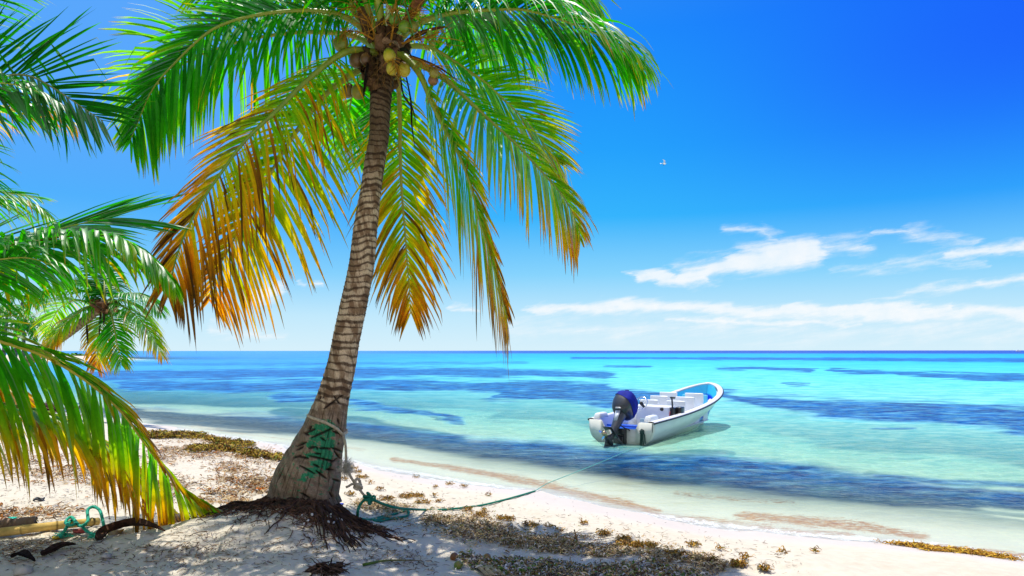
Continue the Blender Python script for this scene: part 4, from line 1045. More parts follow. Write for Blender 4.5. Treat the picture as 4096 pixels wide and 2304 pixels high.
yp = thing('coconut_palm', 'low bushy coconut palm with a frond bending down to the sand', 'palm tree', (-6.2, 5.7, float(ground_z(-6.2, 5.7))))
YC = np.array([-5.3, 5.6, 1.9])
plain_trunk(yp, [(-6.2, 5.7, .5), (-5.9, 5.68, 1.0), tuple(YC + np.array([-.1, 0, -.1]))], .16, .12, rows=60)
ypc = lambda pts, d0, d1: [YC, YC * .5 + P(pts[0][0], pts[0][1], d0) * .5 + np.array([0, 0, .1])] + px_path(pts, d0, d1)
frond(yp, ypc([(-300, 1060), (-100, 1010), (100, 968), (250, 945), (373, 940), (435, 942), (497, 958), (580, 1008), (640, 1062), (684, 1118)], 5.3, 5.1), lmax=.66, n=104, w=.040, age=(.08, .18, .24), droop=1.9, spread=(72, 30), start=.22, twist=(.3, .3, .2), ribcol=Gs)
frond(yp, ypc([(-250, 1040), (-60, 1000), (100, 955), (220, 920), (330, 892), (430, 872)], 5.35, 5.45), lmax=.95, n=50, w=.036, age=(-.06, .06, .10), droop=.22, spread=(34, 16), start=.35, twist=-1.0, lift=-.05, ribcol=Gs, tip_len=.8)
frond(yp, ypc([(-300, 1150), (-160, 1080), (-20, 1040), (110, 1030), (220, 1062)], 4.9, 4.7), lmax=.60, n=54, w=.030, age=(.0, .14, .26), droop=1.0, spread=(62, 26), start=.3, twist=.8)
frond(yp, ypc([(-320, 1310), (-150, 1315), (0, 1362), (66, 1383), (165, 1416), (263, 1468), (362, 1534), (448, 1607), (513, 1679), (573, 1765), (632, 1844), (671, 1896), (724, 1955), (790, 1996), (850, 2030)], 4.55, 5.55), lmax=1.04, n=86, w=.048, age=(.06, .42, .52), droop=1.25, spread=(72, 26), start=.2, twist=(.9, 1.0, 1.0), lift=-.10, spread2=(28, 12), rib=.034, ribcol=((.30, .33, .02), (.46, .36, .02)), ragged=.2, side=(1.0, .45), base_len=.85, tip_len=.45)
frond(yp, ypc([(-320, 1500), (-150, 1560), (0, 1612), (150, 1640), (270, 1688), (400, 1760), (500, 1850), (600, 1950), (680, 2030)], 5.0, 5.7), lmax=.85, n=78, w=.038, age=(.30, .34, .40), droop=1.9, spread=(66, 28), start=.2, ragged=.25, ribcol=((.2, .2, .02), (.3, .25, .02)), twist=(.1, .1, .1))
frond(yp, ypc([(-320, 1380), (-150, 1440), (0, 1520), (110, 1600), (200, 1690)], 5.6, 6.1), lmax=.72, n=56, w=.042, age=(.45, .3, .3), droop=1.5, spread=(66, 28), start=.2, ragged=.25)
settle(yp)

# ================================================================== leaning palm over the bay
mp = thing('coconut_palm', 'coconut palm leaning right over the bay beyond the low fronds', 'palm tree', P(-60, 1545, 19.0))
MC = P(420, 1208, 18.5)
plain_trunk(mp, [P(-120, 1640, 19.3), P(20, 1520, 19.1), P(160, 1408, 18.9), P(290, 1318, 18.7), P(398, 1232, 18.5), P(425, 1200, 18.5)], .145, .105, rows=160, tone=.95, ring=.13)
MD = 18.5
for pts, d1, ag, kw in [
    ([(330, 1160), (230, 1150), (150, 1182), (115, 1225)], 18.0, (.05, .2, .2), {}), ([(350, 1205), (295, 1200), (235, 1236), (200, 1300), (188, 1345)], 19.5, (.25, .25, .2), dict(twist=-.4, droop=.7)),
    ([(380, 1215), (330, 1240), (265, 1290), (215, 1350), (188, 1412)], 17.5, (.12, .55, .35), dict(twist=.4)), ([(440, 1240), (450, 1275), (462, 1340), (474, 1400), (486, 1458)], 17.6, (.02, .35, .3), dict(hdir=(0, -1, 0), droop=.8)),
    ([(408, 1245), (398, 1300), (394, 1360), (390, 1420), (384, 1468)], 18.9, (.45, .28, .25), dict(hdir=(0, 1, 0), droop=.9)), ([(455, 1212), (505, 1232), (560, 1280), (610, 1345), (648, 1420)], 17.9, (.15, .42, .3), dict()),
    ([(470, 1200), (525, 1212), (575, 1248), (605, 1285), (622, 1310)], 19.4, (.2, .35, .2), dict(twist=-.4, droop=.6)), ([(470, 1180), (540, 1172), (600, 1195), (640, 1245)], 18.3, (0, .2, .2), {}),
    ([(400, 1170), (375, 1140), (330, 1122), (280, 1120)], 18.8, (0, .2, .2), {}), ([(418, 1160), (415, 1100), (400, 1050)], 19.2, (-.1, .1, .2), {})]:
    k_ = dict(lmax=.80, n=60, w=.046, droop=1.2, rib=.03, start=.1, spread=(70, 28), segs=5, ragged=.2); k_.update(kw)
    frond(mp, [MC] + px_path(pts, MD, d1), age=ag, **k_)
fm = MB()
for i in range(18):
    a = rng.uniform(0, 6.283); b = MC + np.array([math.cos(a) * .12, math.sin(a) * .12, rng.uniform(-.3, .1)]); e = b + np.array([math.cos(a) * .25, math.sin(a) * .25, rng.uniform(-.15, .25)])
    v, f = tube(catmull([b, (b + e) / 2, e], 6), [.07, .07, .06, .05, .04, .02], 6); fm.add(v, f, np.array([.12, .06, .03]) * rng.uniform(.5, 1.6))
fm.build('leaf_base', FIBRE, mp)
for pts in ([P(400, 1245, 18.3), P(398, 1290, 18.2), P(395, 1350, 18.2)], [P(345, 1290, 18.2), P(346, 1330, 18.2), P(350, 1375, 18.2)], [P(412, 1240, 18.2), P(414, 1280, 18.1), P(412, 1300, 18.1)]):
    ribbon_strip(pts, .05, FIBRE, 'dry_sheath', mp, (.06, .04, .03))
coconut_shape(8.5 / F * 18, BR, OL, (.2, 0, 1), P(464, 1239, 18.0), mp)
settle(mp)

# ================================================================== far palms on the point
def far_palm(px, py_top, D, nf, L, lean, seed, name_label, base_py=1392):
    r = np.random.default_rng(seed)
    C = P(px, py_top, D); gx, gy = C[0] - lean, C[1] + .5; gz = max(0.2, float(ground_z(gx, gy)))
    o = thing('coconut_palm', name_label, 'palm tree', (gx, gy, gz), 'palms on the far point')
    plain_trunk(o, [(gx, gy, gz - .2), (gx + lean * .25, gy, gz + (C[2] - gz) * .45), (C[0], C[1], C[2])], .17, .11, rows=40, k=8, tone=.8)
    for i in range(nf):
        a = i / nf * 6.283 + r.uniform(-.3, .3); up = r.uniform(.05, 1.0); l = L * r.uniform(.85, 1.15); h = np.array([math.cos(a), math.sin(a), 0])
        pts = [C, C + h * l * .35 + np.array([0, 0, up * l * .38]), C + h * l * .72 + np.array([0, 0, up * l * .38 - .18 * l]), C + h * l + np.array([0, 0, up * l * .2 - .55 * l])]
        frond(o, pts, lmax=.62, n=18, w=.12, age=(r.uniform(-.2, .2), .2, .2), droop=1.2, rib=.04, start=.1, segs=3)
    settle(o); return o


far_palm(92, 1196, 62, 11, 2.3, 1.2, 1, 'spindly olive palm standing highest on the far point')
far_palm(95, 1312, 58, 16, 2.4, .5, 2, 'round headed dark green palm lowest on the far point')
far_palm(28, 1262, 56, 16, 2.7, .8, 3, 'bushy green palm at the left end of the far point')
# ================================================================== MOTOR BOAT
PAINTM = simple_mat('boat gelcoat', (.8, .8, .78), .28, usecol=True, var=.06, scale=3, spec=.5)
BLACK = simple_mat('black rubber', (.012, .012, .014), .45, var=.3, scale=20)
GREY = simple_mat('motor paint', (.05, .05, .06), .32, usecol=True, var=.12, scale=10, coat=.3)
STEEL = simple_mat('polished steel', (.75, .76, .78), .18, metal=1.0, var=.08)
TARP = simple_mat('blue motor cover', (.012, .02, .30), .8, spec=.2, usecol=True, var=.3, scale=9, bump=.6, bscale=14)

A_ = np.array([2.46, 15.48]); fwd = np.array([.595, .804])
boat = thing('motor_boat', 'white open motor boat with blue interior moored in the shallows', 'boat', (A_[0], A_[1], 0))
boat.rotation_euler = (0, math.radians(-1.0), math.atan2(fwd[1], fwd[0]))
BL = 5.6


def hb(s):      # half breadth at the gunwale
    s = np.asarray(s, float)
    return .80 * np.where(s < .45, 1 + .05 * np.sin(np.clip(s / .45, 0, 1) * 1.57), 1.05 * np.clip(1 - (np.clip((s - .45) / .55, 0, 1)) ** 3.3, 0, 1) ** .58)


def gz(s): return .50 + .10 * np.asarray(s, float) + .44 * np.asarray(s, float) ** 3.0


def hull_pt(s, w, inset=0.0):
    """w: 0 keel .. 1 gunwale"""
    s = np.asarray(s, float)
    xs = (BL - .62 * (1 - w) ** 1.2) * s
    zk = -.24 + .10 * np.clip((s - .85) / .15, 0, 1) ** 2
    zc = .10 + .34 * s ** 1.6
    bc = hb(s) * (.90 - .22 * s) * (1 - .80 * s ** 5)
    if w <= .4:
        u = w / .4; z = zk + (zc - zk) * u ** 1.25; b = bc * (u ** .75)
    elif w <= .5:
        u = (w - .4) / .1; z = zc + .035 * u; b = bc + .022 * u * (1 - s ** 8)
    else:
        u = (w - .5) / .5; z = zc + .035 + (gz(s) - zc - .035) * u; b = bc + .022 * (1 - s ** 8) + (hb(s) - bc - .022 * (1 - s ** 8)) * (u ** .85) + .03 * np.sin(u * 3.14) * (s < .9)
    b = np.maximum(b - inset, 0)
    return xs, b, z


ns = 64; S = 1 - (1 - np.linspace(0, 1, ns)) ** 1.6
wl = [0, .1, .2, .3, .4, .5, .58, .66, .74, .82, .9, 1.0]
rows = []
for sd in (1, -1):
    for w in (wl[::-1] if sd == 1 else wl):
        x, b, z = hull_pt(S, w); rows.append(np.stack([x, sd * b, z], -1))
R_ = np.array(rows); nr = len(R_)
V = R_.reshape(-1, 3)
i = np.arange(nr - 1)[:, None] * ns; j = np.arange(ns - 1)[None]
Q = np.stack([i + j, i + j + 1, i + ns + j + 1, i + ns + j], -1).reshape(-1, 4)
hullcol = np.tile([.86, .86, .76], (len(V), 1))
zz = V[:, 2]; hullcol = hullcol * (1 - .22 * sstep(.10, -.05, zz + .02 * fbm(V[:, 0] * 2, V[:, 1] * 2, 3, 3)))[:, None]
hull = make_mesh('hull', V, Q, PAINTM, col=hullcol, parent=boat)
sol = hull.modifiers.new('thickness', 'SOLIDIFY'); sol.thickness = .03; sol.offset = -1

# transom with its cut-away for the motor
ys = np.linspace(-hb(0.0), hb(0.0), 61)


def transom_bottom(y):
    a = abs(y); best = None
    xs_, bs_, zs_ = zip(*[hull_pt(0.0, w) for w in np.linspace(0, 1, 60)])
    bs_ = np.array(bs_, float).ravel(); zs_ = np.array(zs_, float).ravel()
    return float(np.interp(a, bs_, zs_))


def transom_top(y):
    a = abs(y); return .50 - .17 * float(sstep(.50, .38, a))


F1, F2 = [], []
m = MB(); tv = []
for xx in (0.012, -.035):
    for y in ys: tv.append((xx, y * .985, transom_bottom(y)))
    for y in ys: tv.append((xx, y * .985, max(transom_top(y), transom_bottom(y) + .002)))
n_ = len(ys); fc = []
for q in range(n_ - 1):
    fc.append((q, q + 1, n_ + q + 1, n_ + q)); fc.append((2 * n_ + q + 1, 2 * n_ + q, 3 * n_ + q, 3 * n_ + q + 1))
    fc.append((n_ + q, n_ + q + 1, 3 * n_ + q + 1, 3 * n_ + q)); fc.append((q + 1, q, 2 * n_ + q, 2 * n_ + q + 1))
m.add(tv, fc, (.70, .70, .62)); m.build('transom', PAINTM, boat, smooth=False)

# wide white gunwale flange
gs = 1 - (1 - np.linspace(0, 1, 90)) ** 1.8
gw = .105 + .02 * gs
left = np.stack([BL * gs, hb(gs), gz(gs)], -1)
path = np.concatenate([left, (left * [1, -1, 1])[::-1][1:]])
T = nrm(np.gradient(path, axis=0)); nin = np.stack([T[:, 1], -T[:, 0], 0 * T[:, 0]], -1); nin = nrm(nin)
cen_ = np.array([BL * .45, 0, 0]); flip = np.sign(((cen_ - path) * nin).sum(1)); nin *= np.where(flip == 0, 1, flip)[:, None]
prof = [(-.030, -.045), (-.034, .0), (-.020, .022), (.045, .032), (.100, .026), (.112, .006), (.108, -.05)]
V = np.stack([path + nin * a + np.array([0, 0, b]) for a, b in prof], 1); k = len(prof); n_ = len(path)
i = np.arange(n_ - 1)[:, None] * k; j = np.arange(k - 1)[None]
Q = np.stack([i + j, i + k + j, i + k + j + 1, i + j + 1], -1).reshape(-1, 4)
make_mesh('gunwale', V.reshape(-1, 3), Q, PAINTM, col=np.tile([.82, .83, .83], (n_ * k, 1)), parent=boat)
v, f = tube(path - nin * .034 + np.array([0, 0, -.012]), .020, 8); MB().add(v, f, (.02, .02, .03)).build('rub_rail', BLACK, boat)

# inner liner: white aft, light blue with a deep blue band toward the bow
sl = 1 - (1 - np.linspace(0, 1, 80)) ** 1.7 * 1.0; wi = np.linspace(0, 1, 14)
rows = []; cols = []
for sd in (1, -1):
    for u in (wi[::-1] if sd == 1 else wi):
        b = np.maximum(hb(sl) - .11 * np.minimum(1, (1.02 - sl) * 12) - .06 * (1 - u) - .12 * (1 - u) * sl, 0.0) ; z = .14 + .10 * sl + (gz(sl) - .02 - .14 - .10 * sl) * u
        x = (BL - .13 - .22 * (1 - u)) * sl
        rows.append(np.stack([x, sd * b, z], -1))
        c = np.tile([.80, .82, .84], (len(sl), 1)); bow = sstep(.60, .64, sl)[:, None]
        cc = np.array([.05, .52, .80]) if u > .66 else (np.array([.006, .045, .60]) if u > .08 else np.array([.05, .55, .78]))
        cols.append(c * (1 - bow) + cc * bow)
R_ = np.array(rows); nr = len(R_); nc = len(sl); i = np.arange(nr - 1)[:, None] * nc; j = np.arange(nc - 1)[None]
Q = np.stack([i + j, i + nc + j, i + nc + j + 1, i + j + 1], -1).reshape(-1, 4)
make_mesh('inner_liner', R_.reshape(-1, 3), Q, PAINTM, col=np.array(cols).reshape(-1, 3), parent=boat)


def deck(s0, s1, zz0, zz1, col, name, ins=.12, n=24):
    ss = np.linspace(s0, s1, n); V = []; z = np.linspace(zz0, zz1, n)
    for a, zq in zip(ss, z):
        b = max(float(hb(a)) - ins - .02, .02); V += [(BL * a * .97, -b, zq), (BL * a * .97, b, zq)]
    Fq = [(2 * q, 2 * q + 2, 2 * q + 3, 2 * q + 1) for q in range(n - 1)]
    return MB().add(V, Fq, col).build(name, PAINTM, boat)


deck(.008, .20, .29, .29, (.01, .10, .58), 'stern_well'); deck(.20, .70, .16, .20, (.72, .76, .80), 'floor'); v, f = box(.03, 1.36, .22, (.60, 0, .22), .008); MB().add(v, f, (.012, .10, .55)).build('bulkhead', PAINTM, boat); deck(.64, .975, .40, .50, (.05, .62, .74), 'bow_deck', ins=.17)
for x_, y_, w_, d_, h_, cl, z0 in [(4.10, -.14, .07, .70, .48, (.16, .66, .84), .34), (4.06, .42, .07, .36, .40, (.008, .08, .60), .34)]:
    v, f = box(w_, d_, h_, (x_, y_, z0 + h_ / 2), .015); MB().add(v, f, cl).build('locker', PAINTM, boat)
# rows of white bench boxes either side of the gangway
for k_, x_ in enumerate((2.35, 2.95, 3.55)):
    for y_ in (.36, -.36):
        m = MB(); hh = .40 + .055 * k_
        v, f = box(.30, .50, .26 + .04 * k_, (x_ + .12, y_, .16 + .13 + .02 * k_), .02); m.add(v, f, (.80, .82, .84))
        hh += .10
        sb = m.build('seat', PAINTM, boat)
        v, f = box(.07, .50, hh, (x_ - .06, y_, .30 + hh / 2), .02, taper=(.8, 1)); MB().add(v, f, (.82, .84, .86)).build('backrest', PAINTM, sb)
v, f = box(.42, .26, .36, (1.35, .50, .35), .025); MB().add(v, f, (.78, .82, .86)).build('locker', PAINTM, boat)
# steering console
cs = MB(); v, f = box(.40, .92, .56, (1.62, -.12, .45), .035, taper=(.80, .96)); cs.add(v, f, (.80, .82, .84)); console = cs.build('console', PAINTM, boat)
v, f = box(.02, .50, .16, (1.405, -.06, .33), .008); MB().add(v, f, (.45, .62, .66)).build('storage_hatch', PAINTM, console)
for y_ in (.03, -.01):
    v, f = tube([(1.388, y_ - .1, .36), (1.388, y_ - .09, .41)], .006, 6); MB().add(v, f).build('hatch_latch', BLACK, console)
v, f = tube([(1.470, -.36, .66), (1.430, -.36, .66)], .042, 18); MB().add(v, f).build('gauge', BLACK, console)
cw = np.array([1.27, .10, .80]); ax = nrm(np.array([-.85, 0, .52])); e1 = np.array([0, 1.0, 0]); e2 = np.cross(ax, e1)
a = np.linspace(0, 2 * np.pi, 41); ring = cw + .165 * (np.cos(a)[:, None] * e1 + np.sin(a)[:, None] * e2)
wm = MB(); v, f = tube(ring, .011, 8, cap=False); wm.add(v, f); wheel = None
for q in range(5):
    aa = q * 2 * np.pi / 5 + .3; v, f = tube([cw + ax * -.02, cw + .165 * (math.cos(aa) * e1 + math.sin(aa) * e2)], .005, 6); wm.add(v, f)
wheel = wm.build('steering_wheel', STEEL, console)
v, f = tube([cw + ax * .035, cw, cw - ax * .06, cw - ax * .20], [.03, .045, .04, .03], 12); MB().add(v, f).build('wheel_hub', BLACK, wheel)
v, f = box(.16, .10, .42, (1.50, -.62, .50), .02); th = MB().add(v, f, (.02, .02, .022)).build('throttle', GREY, boat)
v, f = box(.22, .16, .30, (1.72, -.70, .56), .02); MB().add(v, f, (.015, .015, .017)).build('control_box', GREY, th)
v, f = tube([(1.48, -.62, .66), (1.44, -.63, .80), (1.42, -.63, .94)], [.022, .022, .02], 8); m = MB().add(v, f, (.03, .03, .035)); v, f = box(.05, .13, .045, (1.42, -.65, .95), .012); m.add(v, f, (.03, .03, .035)); m.build('lever', GREY, th)
v, f = tube(catmull([(1.40, -.59, .62), (1.38, -.58, .50), (1.39, -.60, .40), (1.37, -.57, .30)], 14), .008, 6); MB().add(v, f, (.55, .01, .02)).build('kill_cord', GREY, th)
# quarter blocks on the stern corners
for y_ in (.64, -.64):
    m = MB(); v, f = box(.46, .19, .13, (.26, y_ * 1.0, .575), .03, taper=(.78, .70)); m.add(v, f, (.80, .81, .82)); m.build('corner_block', PAINTM, boat)

# ---- tilted outboard motor
mot = MB()
tilt = math.radians(41); Rm = np.array(Matrix.Rotation(tilt, 3, 'Y').to_4x4())[:3, :3]
PIV = np.array([-.06, -.02, .43])


def mt(v): return (np.asarray(v, float) * .95 @ Rm.T) + PIV


def cowl(x, y, z):
    p = 3.2
    r = (abs(x) ** p + abs(y) ** p + abs(z) ** p) ** (1 / p)
    return x / r * (1.0 - .10 * (z > 0) * z), y / r * (1 - .16 * abs(z)), z / r


v, f = ball(.31, .265, .33, (-.08, 0, .50), 40, 30, fn=cowl)


def halved(v, f, co_, no_, keep_upper):
    bm2 = bmesh.new(); vs = [bm2.verts.new(q) for q in v]
    for q in f:
        try: bm2.faces.new([vs[i_] for i_ in q])
        except ValueError: pass
    bmesh.ops.remove_doubles(bm2, verts=bm2.verts[:], dist=1e-5)
    bmesh.ops.bisect_plane(bm2, geom=bm2.verts[:] + bm2.edges[:] + bm2.faces[:], plane_co=co_, plane_no=no_, clear_inner=keep_upper, clear_outer=not keep_upper)
    bm2.verts.index_update(); V_ = np.array([q.co[:] for q in bm2.verts]); F_ = [tuple(w.index for w in q.verts) for q in bm2.faces]; bm2.free(); return V_, F_


PC, PN = (-.10, 0, .50), (.28, -.40, .87)
vl, fl = halved(v, f, PC, PN, False)
motor = MB().add(mt(vl), fl, (.035, .036, .042)).build('outboard_motor', GREY, boat)
vb, fb_ = halved(v, f, (PC[0] - .012, 0, PC[2] - .016), PN, True)
wr = 1.03 + .012 * np.sin(vb[:, 2] * 55 + 5 * vb[:, 0]) + .010 * fbm(vb[:, 0] * 8, vb[:, 1] * 8 + vb[:, 2] * 8, 4, 3)
vb = np.array([-.08, 0, .50]) + (vb - np.array([-.08, 0, .50])) * wr[:, None]
MB().add(mt(vb), fb_, (.007, .016, .25)).build('motor_cover', TARP, motor)
v, f = box(.20, .10, .015, (-.14, .0, .845), .006); MB().add(mt(v), f, (.01, .01, .012)).build('cover_tag', GREY, motor)
leg = MB()
for q0, q1, w0, w1, t0, t1 in [((-.12, .20), (-.16, -.22), .26, .17, .17, .11), ((-.16, -.22), (-.18, -.62), .20, .15, .10, .045)]:
    n_ = 10
    prev = None; V = []; Fq = []
    for q in range(n_):
        u = q / (n_ - 1); cx_, cz_ = q0[0] + (q1[0] - q0[0]) * u, q0[1] + (q1[1] - q0[1]) * u; wx, wy = w0 + (w1 - w0) * u, t0 + (t1 - t0) * u
        for a in np.linspace(0, 2 * np.pi, 16, endpoint=False):
            V.append((cx_ + wx * .5 * np.sign(math.cos(a)) * abs(math.cos(a)) ** .7, wy * .5 * np.sign(math.sin(a)) * abs(math.sin(a)) ** .8 * 1.6, cz_))
    for q in range(n_ - 1):
        for a in range(16): Fq.append((q * 16 + a, q * 16 + (a + 1) % 16, (q + 1) * 16 + (a + 1) % 16, (q + 1) * 16 + a))
    leg.add(mt(V), Fq, (.04, .042, .05))
v, f = box(.46, .24, .022, (-.26, 0, -.40), .01, taper=(.95, .9)); leg.add(mt(v), f, (.03, .031, .036))
v, f = tube([(.02, 0, -.60), (-.05, 0, -.60), (-.16, 0, -.60), (-.30, 0, -.60), (-.40, 0, -.60)], [.012, .05, .075, .070, .058], 16); leg.add(mt(v), f, (.035, .036, .042))
v, f = box(.26, .018, .26, (-.17, 0, -.72), .006, taper=(1.5, 1.4)); leg.add(mt(v), f, (.03, .03, .036))
leg.build('leg', GREY, motor)
V = [(-.30, -.06, .20), (-.30, .06, .20), (-.25, .045, -.06), (-.25, -.045, -.06), (-.268, -.05, .20), (-.268, .05, .20), (-.232, .04, -.06), (-.232, -.04, -.06)]
MB().add(mt(V), [(0, 1, 2, 3), (7, 6, 5, 4), (0, 4, 5, 1), (1, 5, 6, 2), (2, 6, 7, 3), (3, 7, 4, 0)], (.62, .65, .70)).build('trim_plate', GREY, motor)
v, f = box(.03, .13, .05, (-.335, 0, .245), .01); MB().add(mt(v), f, (.30, .31, .33)).build('badge_plate', GREY, motor)
prop = MB(); v, f = tube([(-.40, 0, -.60), (-.47, 0, -.60), (-.56, 0, -.60)], [.062, .058, .050], 16); prop.add(mt(v), f, (.45, .36, .22))
pr = prop.build('propeller', simple_mat('propeller bronze', (.5, .38, .22), .25, metal=.9, usecol=True), motor)
for q in range(3):
    a0 = q * 2.094 + .5; V = []
    for r_ in np.linspace(.055, .17, 6):
        w_ = .055 * math.sin(math.pi * (.25 + .65 * (r_ - .055) / .115)) + .01
        for e in (-1, 1):
            aa = a0 + e * w_ / r_ * .8; V.append((-.48 + e * .035, r_ * math.cos(aa), -.60 + r_ * math.sin(aa)))
    MB().add(mt(V), [(2 * i_, 2 * i_ + 1, 2 * i_ + 3, 2 * i_ + 2) for i_ in range(5)], (.5, .45, .38)).build('propeller_blade', STEEL, pr)
br = MB()
for y_ in (.13, -.13):
    v, f = box(.10, .04, .50, (-.085, y_ - .03, .10), .012); br.add(v, f, (.016, .016, .018))
v, f = box(.12, .26, .14, (-.11, -.03, .28), .02); br.add(v, f, (.02, .02, .022)); v, f = box(.12, .22, .30, (-.10, -.03, .03), .02); br.add(v, f, (.014, .014, .016))
v, f = tube([(-.16, -.16, -.02), (-.28, -.10, .12), (-.34, -.06, .24)], .022, 8); br.add(v, f, (.12, .12, .13))
br.build('mounting_bracket', GREY, boat)
v, f = tube(catmull([(.02, -.25, .27), (-.06, -.24, .33), (-.10, -.16, .36), (-.16, -.10, .42)], 14), .014, 8); MB().add(v, f).build('fuel_hose', BLACK, boat)
# knotted dark green line on the stern eye
kn = MB()
for dx, dy, L_ in ((0, 0, .34), (.015, .03, .40), (-.01, -.03, .30), (.01, -.06, .26)):
    pts = [(-.06, -.56 + dy * .3, .31), (-.075 + dx, -.56 + dy, .24), (-.07 + dx, -.56 + dy * 1.2, .12), (-.08, -.56 + dy * 1.5, .31 - L_)]
    v, f = rope_mesh(pts, .014, .05); kn.add(v, f, (.010, .055, .042))
v, f = ball(.045, .06, .055, (-.06, -.56, .30), 10, 8); kn.add(v + .008 * rng.normal(size=v.shape), f, (.010, .05, .04))
kn.build('stern_line', simple_mat('wet green rope', (.01, .05, .04), .6, usecol=True, var=.3), boat)

# ================================================================== small far things
fb = thing('distant_boat', 'tiny white boat on the horizon at the far right', 'boat', (741, 1000, 0))
m = MB(); v, f = box(6.2, 2.2, 1.4, (0, 0, .5), .3, taper=(1.15, 1.2)); m.add(v, f, (.85, .85, .85)); m.build('hull', PAINTM, fb)
m = MB(); v, f = box(2.6, 1.7, 1.5, (-.4, 0, 1.9), .2, taper=(.8, .85)); m.add(v, f, (.8, .82, .85)); m.build('cabin', PAINTM, fb)

bd = thing('seagull', 'small white seagull with dark wing tips gliding in the blue sky', 'bird', P(2657, 655, 58))
GULL = simple_mat('gull feathers', (.8, .8, .8), .8, usecol=True, var=.1)
v, f = tube([(-.30, 0, 0), (-.22, 0, 0), (-.08, 0, -.01), (.06, 0, 0), (.14, 0, .02), (.20, 0, .03), (.26, 0, .025), (.31, 0, .01)], [.02, .045, .075, .075, .05, .05, .035, .006], 12)
cb = np.tile([.62, .62, .60], (len(v), 1)); cb[v[:, 0] > .27] = (.35, .20, .03)
MB().add(v, f, cb).build('body', GULL, bd)
V = [(-.24, 0, .005), (-.46, -.10, 0), (-.47, 0, .0), (-.46, .10, 0)]; MB().add(V, [(0, 1, 2), (0, 2, 3)], (.85, .87, .88)).build('tail', GULL, bd)
for sgn, tipc in ((1, (.35, .37, .34)), (-1, (.012, .012, .016))):
    st = np.linspace(0, 1, 12); V = []; C = []
    for u in st:
        lx = .10 + .10 * math.sin(u * 3.0) - .32 * u ** 2; wy = sgn * (.05 + .62 * u); wz = .16 * math.sin(u * 2.2) + .02; ch = .20 * (1 - .25 * u) * (1 - u ** 4) + .012
        V += [(lx, wy, wz), (lx - ch * .5, wy, wz + .015), (lx - ch, wy, wz)]
        c = np.array([.60, .62, .60]) * (1 - sstep(.45, .7, u)) + np.array(tipc) * sstep(.45, .7, u); C += [c, c, (.80, .82, .82) if u < .6 else c]
    Fq = []
    for q in range(11): Fq += [(3 * q, 3 * q + 1, 3 * q + 4, 3 * q + 3), (3 * q + 1, 3 * q + 2, 3 * q + 5, 3 * q + 4)]
    MB().add(V, Fq, np.array(C)).build('wing', GULL, bd)
bd.rotation_euler = (math.radians(48), math.radians(4), math.radians(-4)); bd.scale = (.72, .72, .72)
# ================================================================== ROPES
HEMP = simple_mat('cream rope', (.5, .42, .28), .85, usecol=True, var=.25, scale=40, bump=.4, bscale=300, spec=.1)
GREENR = simple_mat('green rope', (.01, .18, .12), .6, usecol=True, var=.25, scale=40, bump=.3, bscale=300, spec=.25)
CRM = (.50, .42, .29); GRN = (.012, .20, .125)


def on_trunk(h, ang, off):
    i_ = int(np.argmin(np.abs(cen[:, 2] - h))); r_ = rad[i_] + off
    return cen[i_] + np.array([math.cos(ang) * r_, math.sin(ang) * r_, h - cen[i_, 2]])


hz = lambda py: float(EYE - (py - HY) / F * 5.95)
cr = thing('tied_rope', 'cream twisted rope looped round the trunk of the big palm', 'rope', P(1385, 1700, 5.75))
ring = []
for a, py in [(-20, 1735), (-45, 1708), (-70, 1688), (-100, 1672), (-130, 1664), (-160, 1660), (-190, 1662), (-220, 1672), (-260, 1690), (-300, 1712), (-335, 1728), (-380, 1735)]:
    ring.append(on_trunk(hz(py), math.radians(a), .010))
v, f = rope_mesh(ring, .0135, .045); MB().add(v, f, CRM).build('loop', HEMP, cr)
hang = [on_trunk(hz(1735), math.radians(-20), .012), P(1381, 1775, 5.72), P(1384, 1830, 5.72), P(1388, 1880, 5.72), P(1402, 1905, 5.72), P(1420, 1935, 5.72), P(1441, 1962, 5.72), P(1458, 1983, 5.72)]
v, f = rope_mesh(hang, .0115, .042); MB().add(v, f, (.42, .35, .24)).build('hanging_end', HEMP, cr)
fm = MB()
for i in range(420):
    b = P(1385 + rng.normal(0, 9), 1872 + rng.normal(0, 15), 5.71) + np.array([0, rng.normal(0, .015), 0]); d = nrm(rng.normal(0, 1, 3)); pts = [b]
    for s in range(4): d = nrm(d + rng.normal(0, .5, 3)); pts.append(pts[-1] + d * rng.uniform(.008, .022))
    v, f = tube(pts, [.0016, .0016, .0014, .0012, .0009], 3); fm.add(v, f, np.array([.62, .56, .45]) * rng.uniform(.7, 1.15))
o = fm.build('frayed_tuft', HEMP, cr)


def knot(c, R, r, turns, col, mat, name, parent, seed):
    rr = np.random.default_rng(seed); m = MB()
    for k in range(turns):
        a = np.linspace(0, 2 * np.pi, 14); n1 = nrm(rr.normal(0, 1, 3)); e1 = nrm(np.cross(n1, rr.normal(0, 1, 3))); e2 = np.cross(n1, e1); q = R * rr.uniform(.6, 1.0)
        p = np.array(c) + rr.normal(0, R * .25, 3) + q * (np.cos(a)[:, None] * e1 * 1.15 + np.sin(a)[:, None] * e2 * .8)
        v, f = rope_mesh(p, r, r * 3.4); m.add(v, f, np.array(col) * rr.uniform(.8, 1.15))
    return m.build(name, mat, parent)


knot(P(1432, 1943, 5.72), .034, .013, 6, (.46, .39, .28), HEMP, 'knot', cr, 3)
v, f = rope_mesh([P(1425, 1938, 5.70), P(1408, 1936, 5.69), P(1395, 1944, 5.69), P(1384, 1948, 5.69)], .011, .04); MB().add(v, f, (.34, .29, .22)).build('loose_end', HEMP, cr)
settle(cr)

gr = thing('mooring_rope', 'green mooring rope from the palm down across the sand to the boat', 'rope', P(1475, 1990, 5.72))


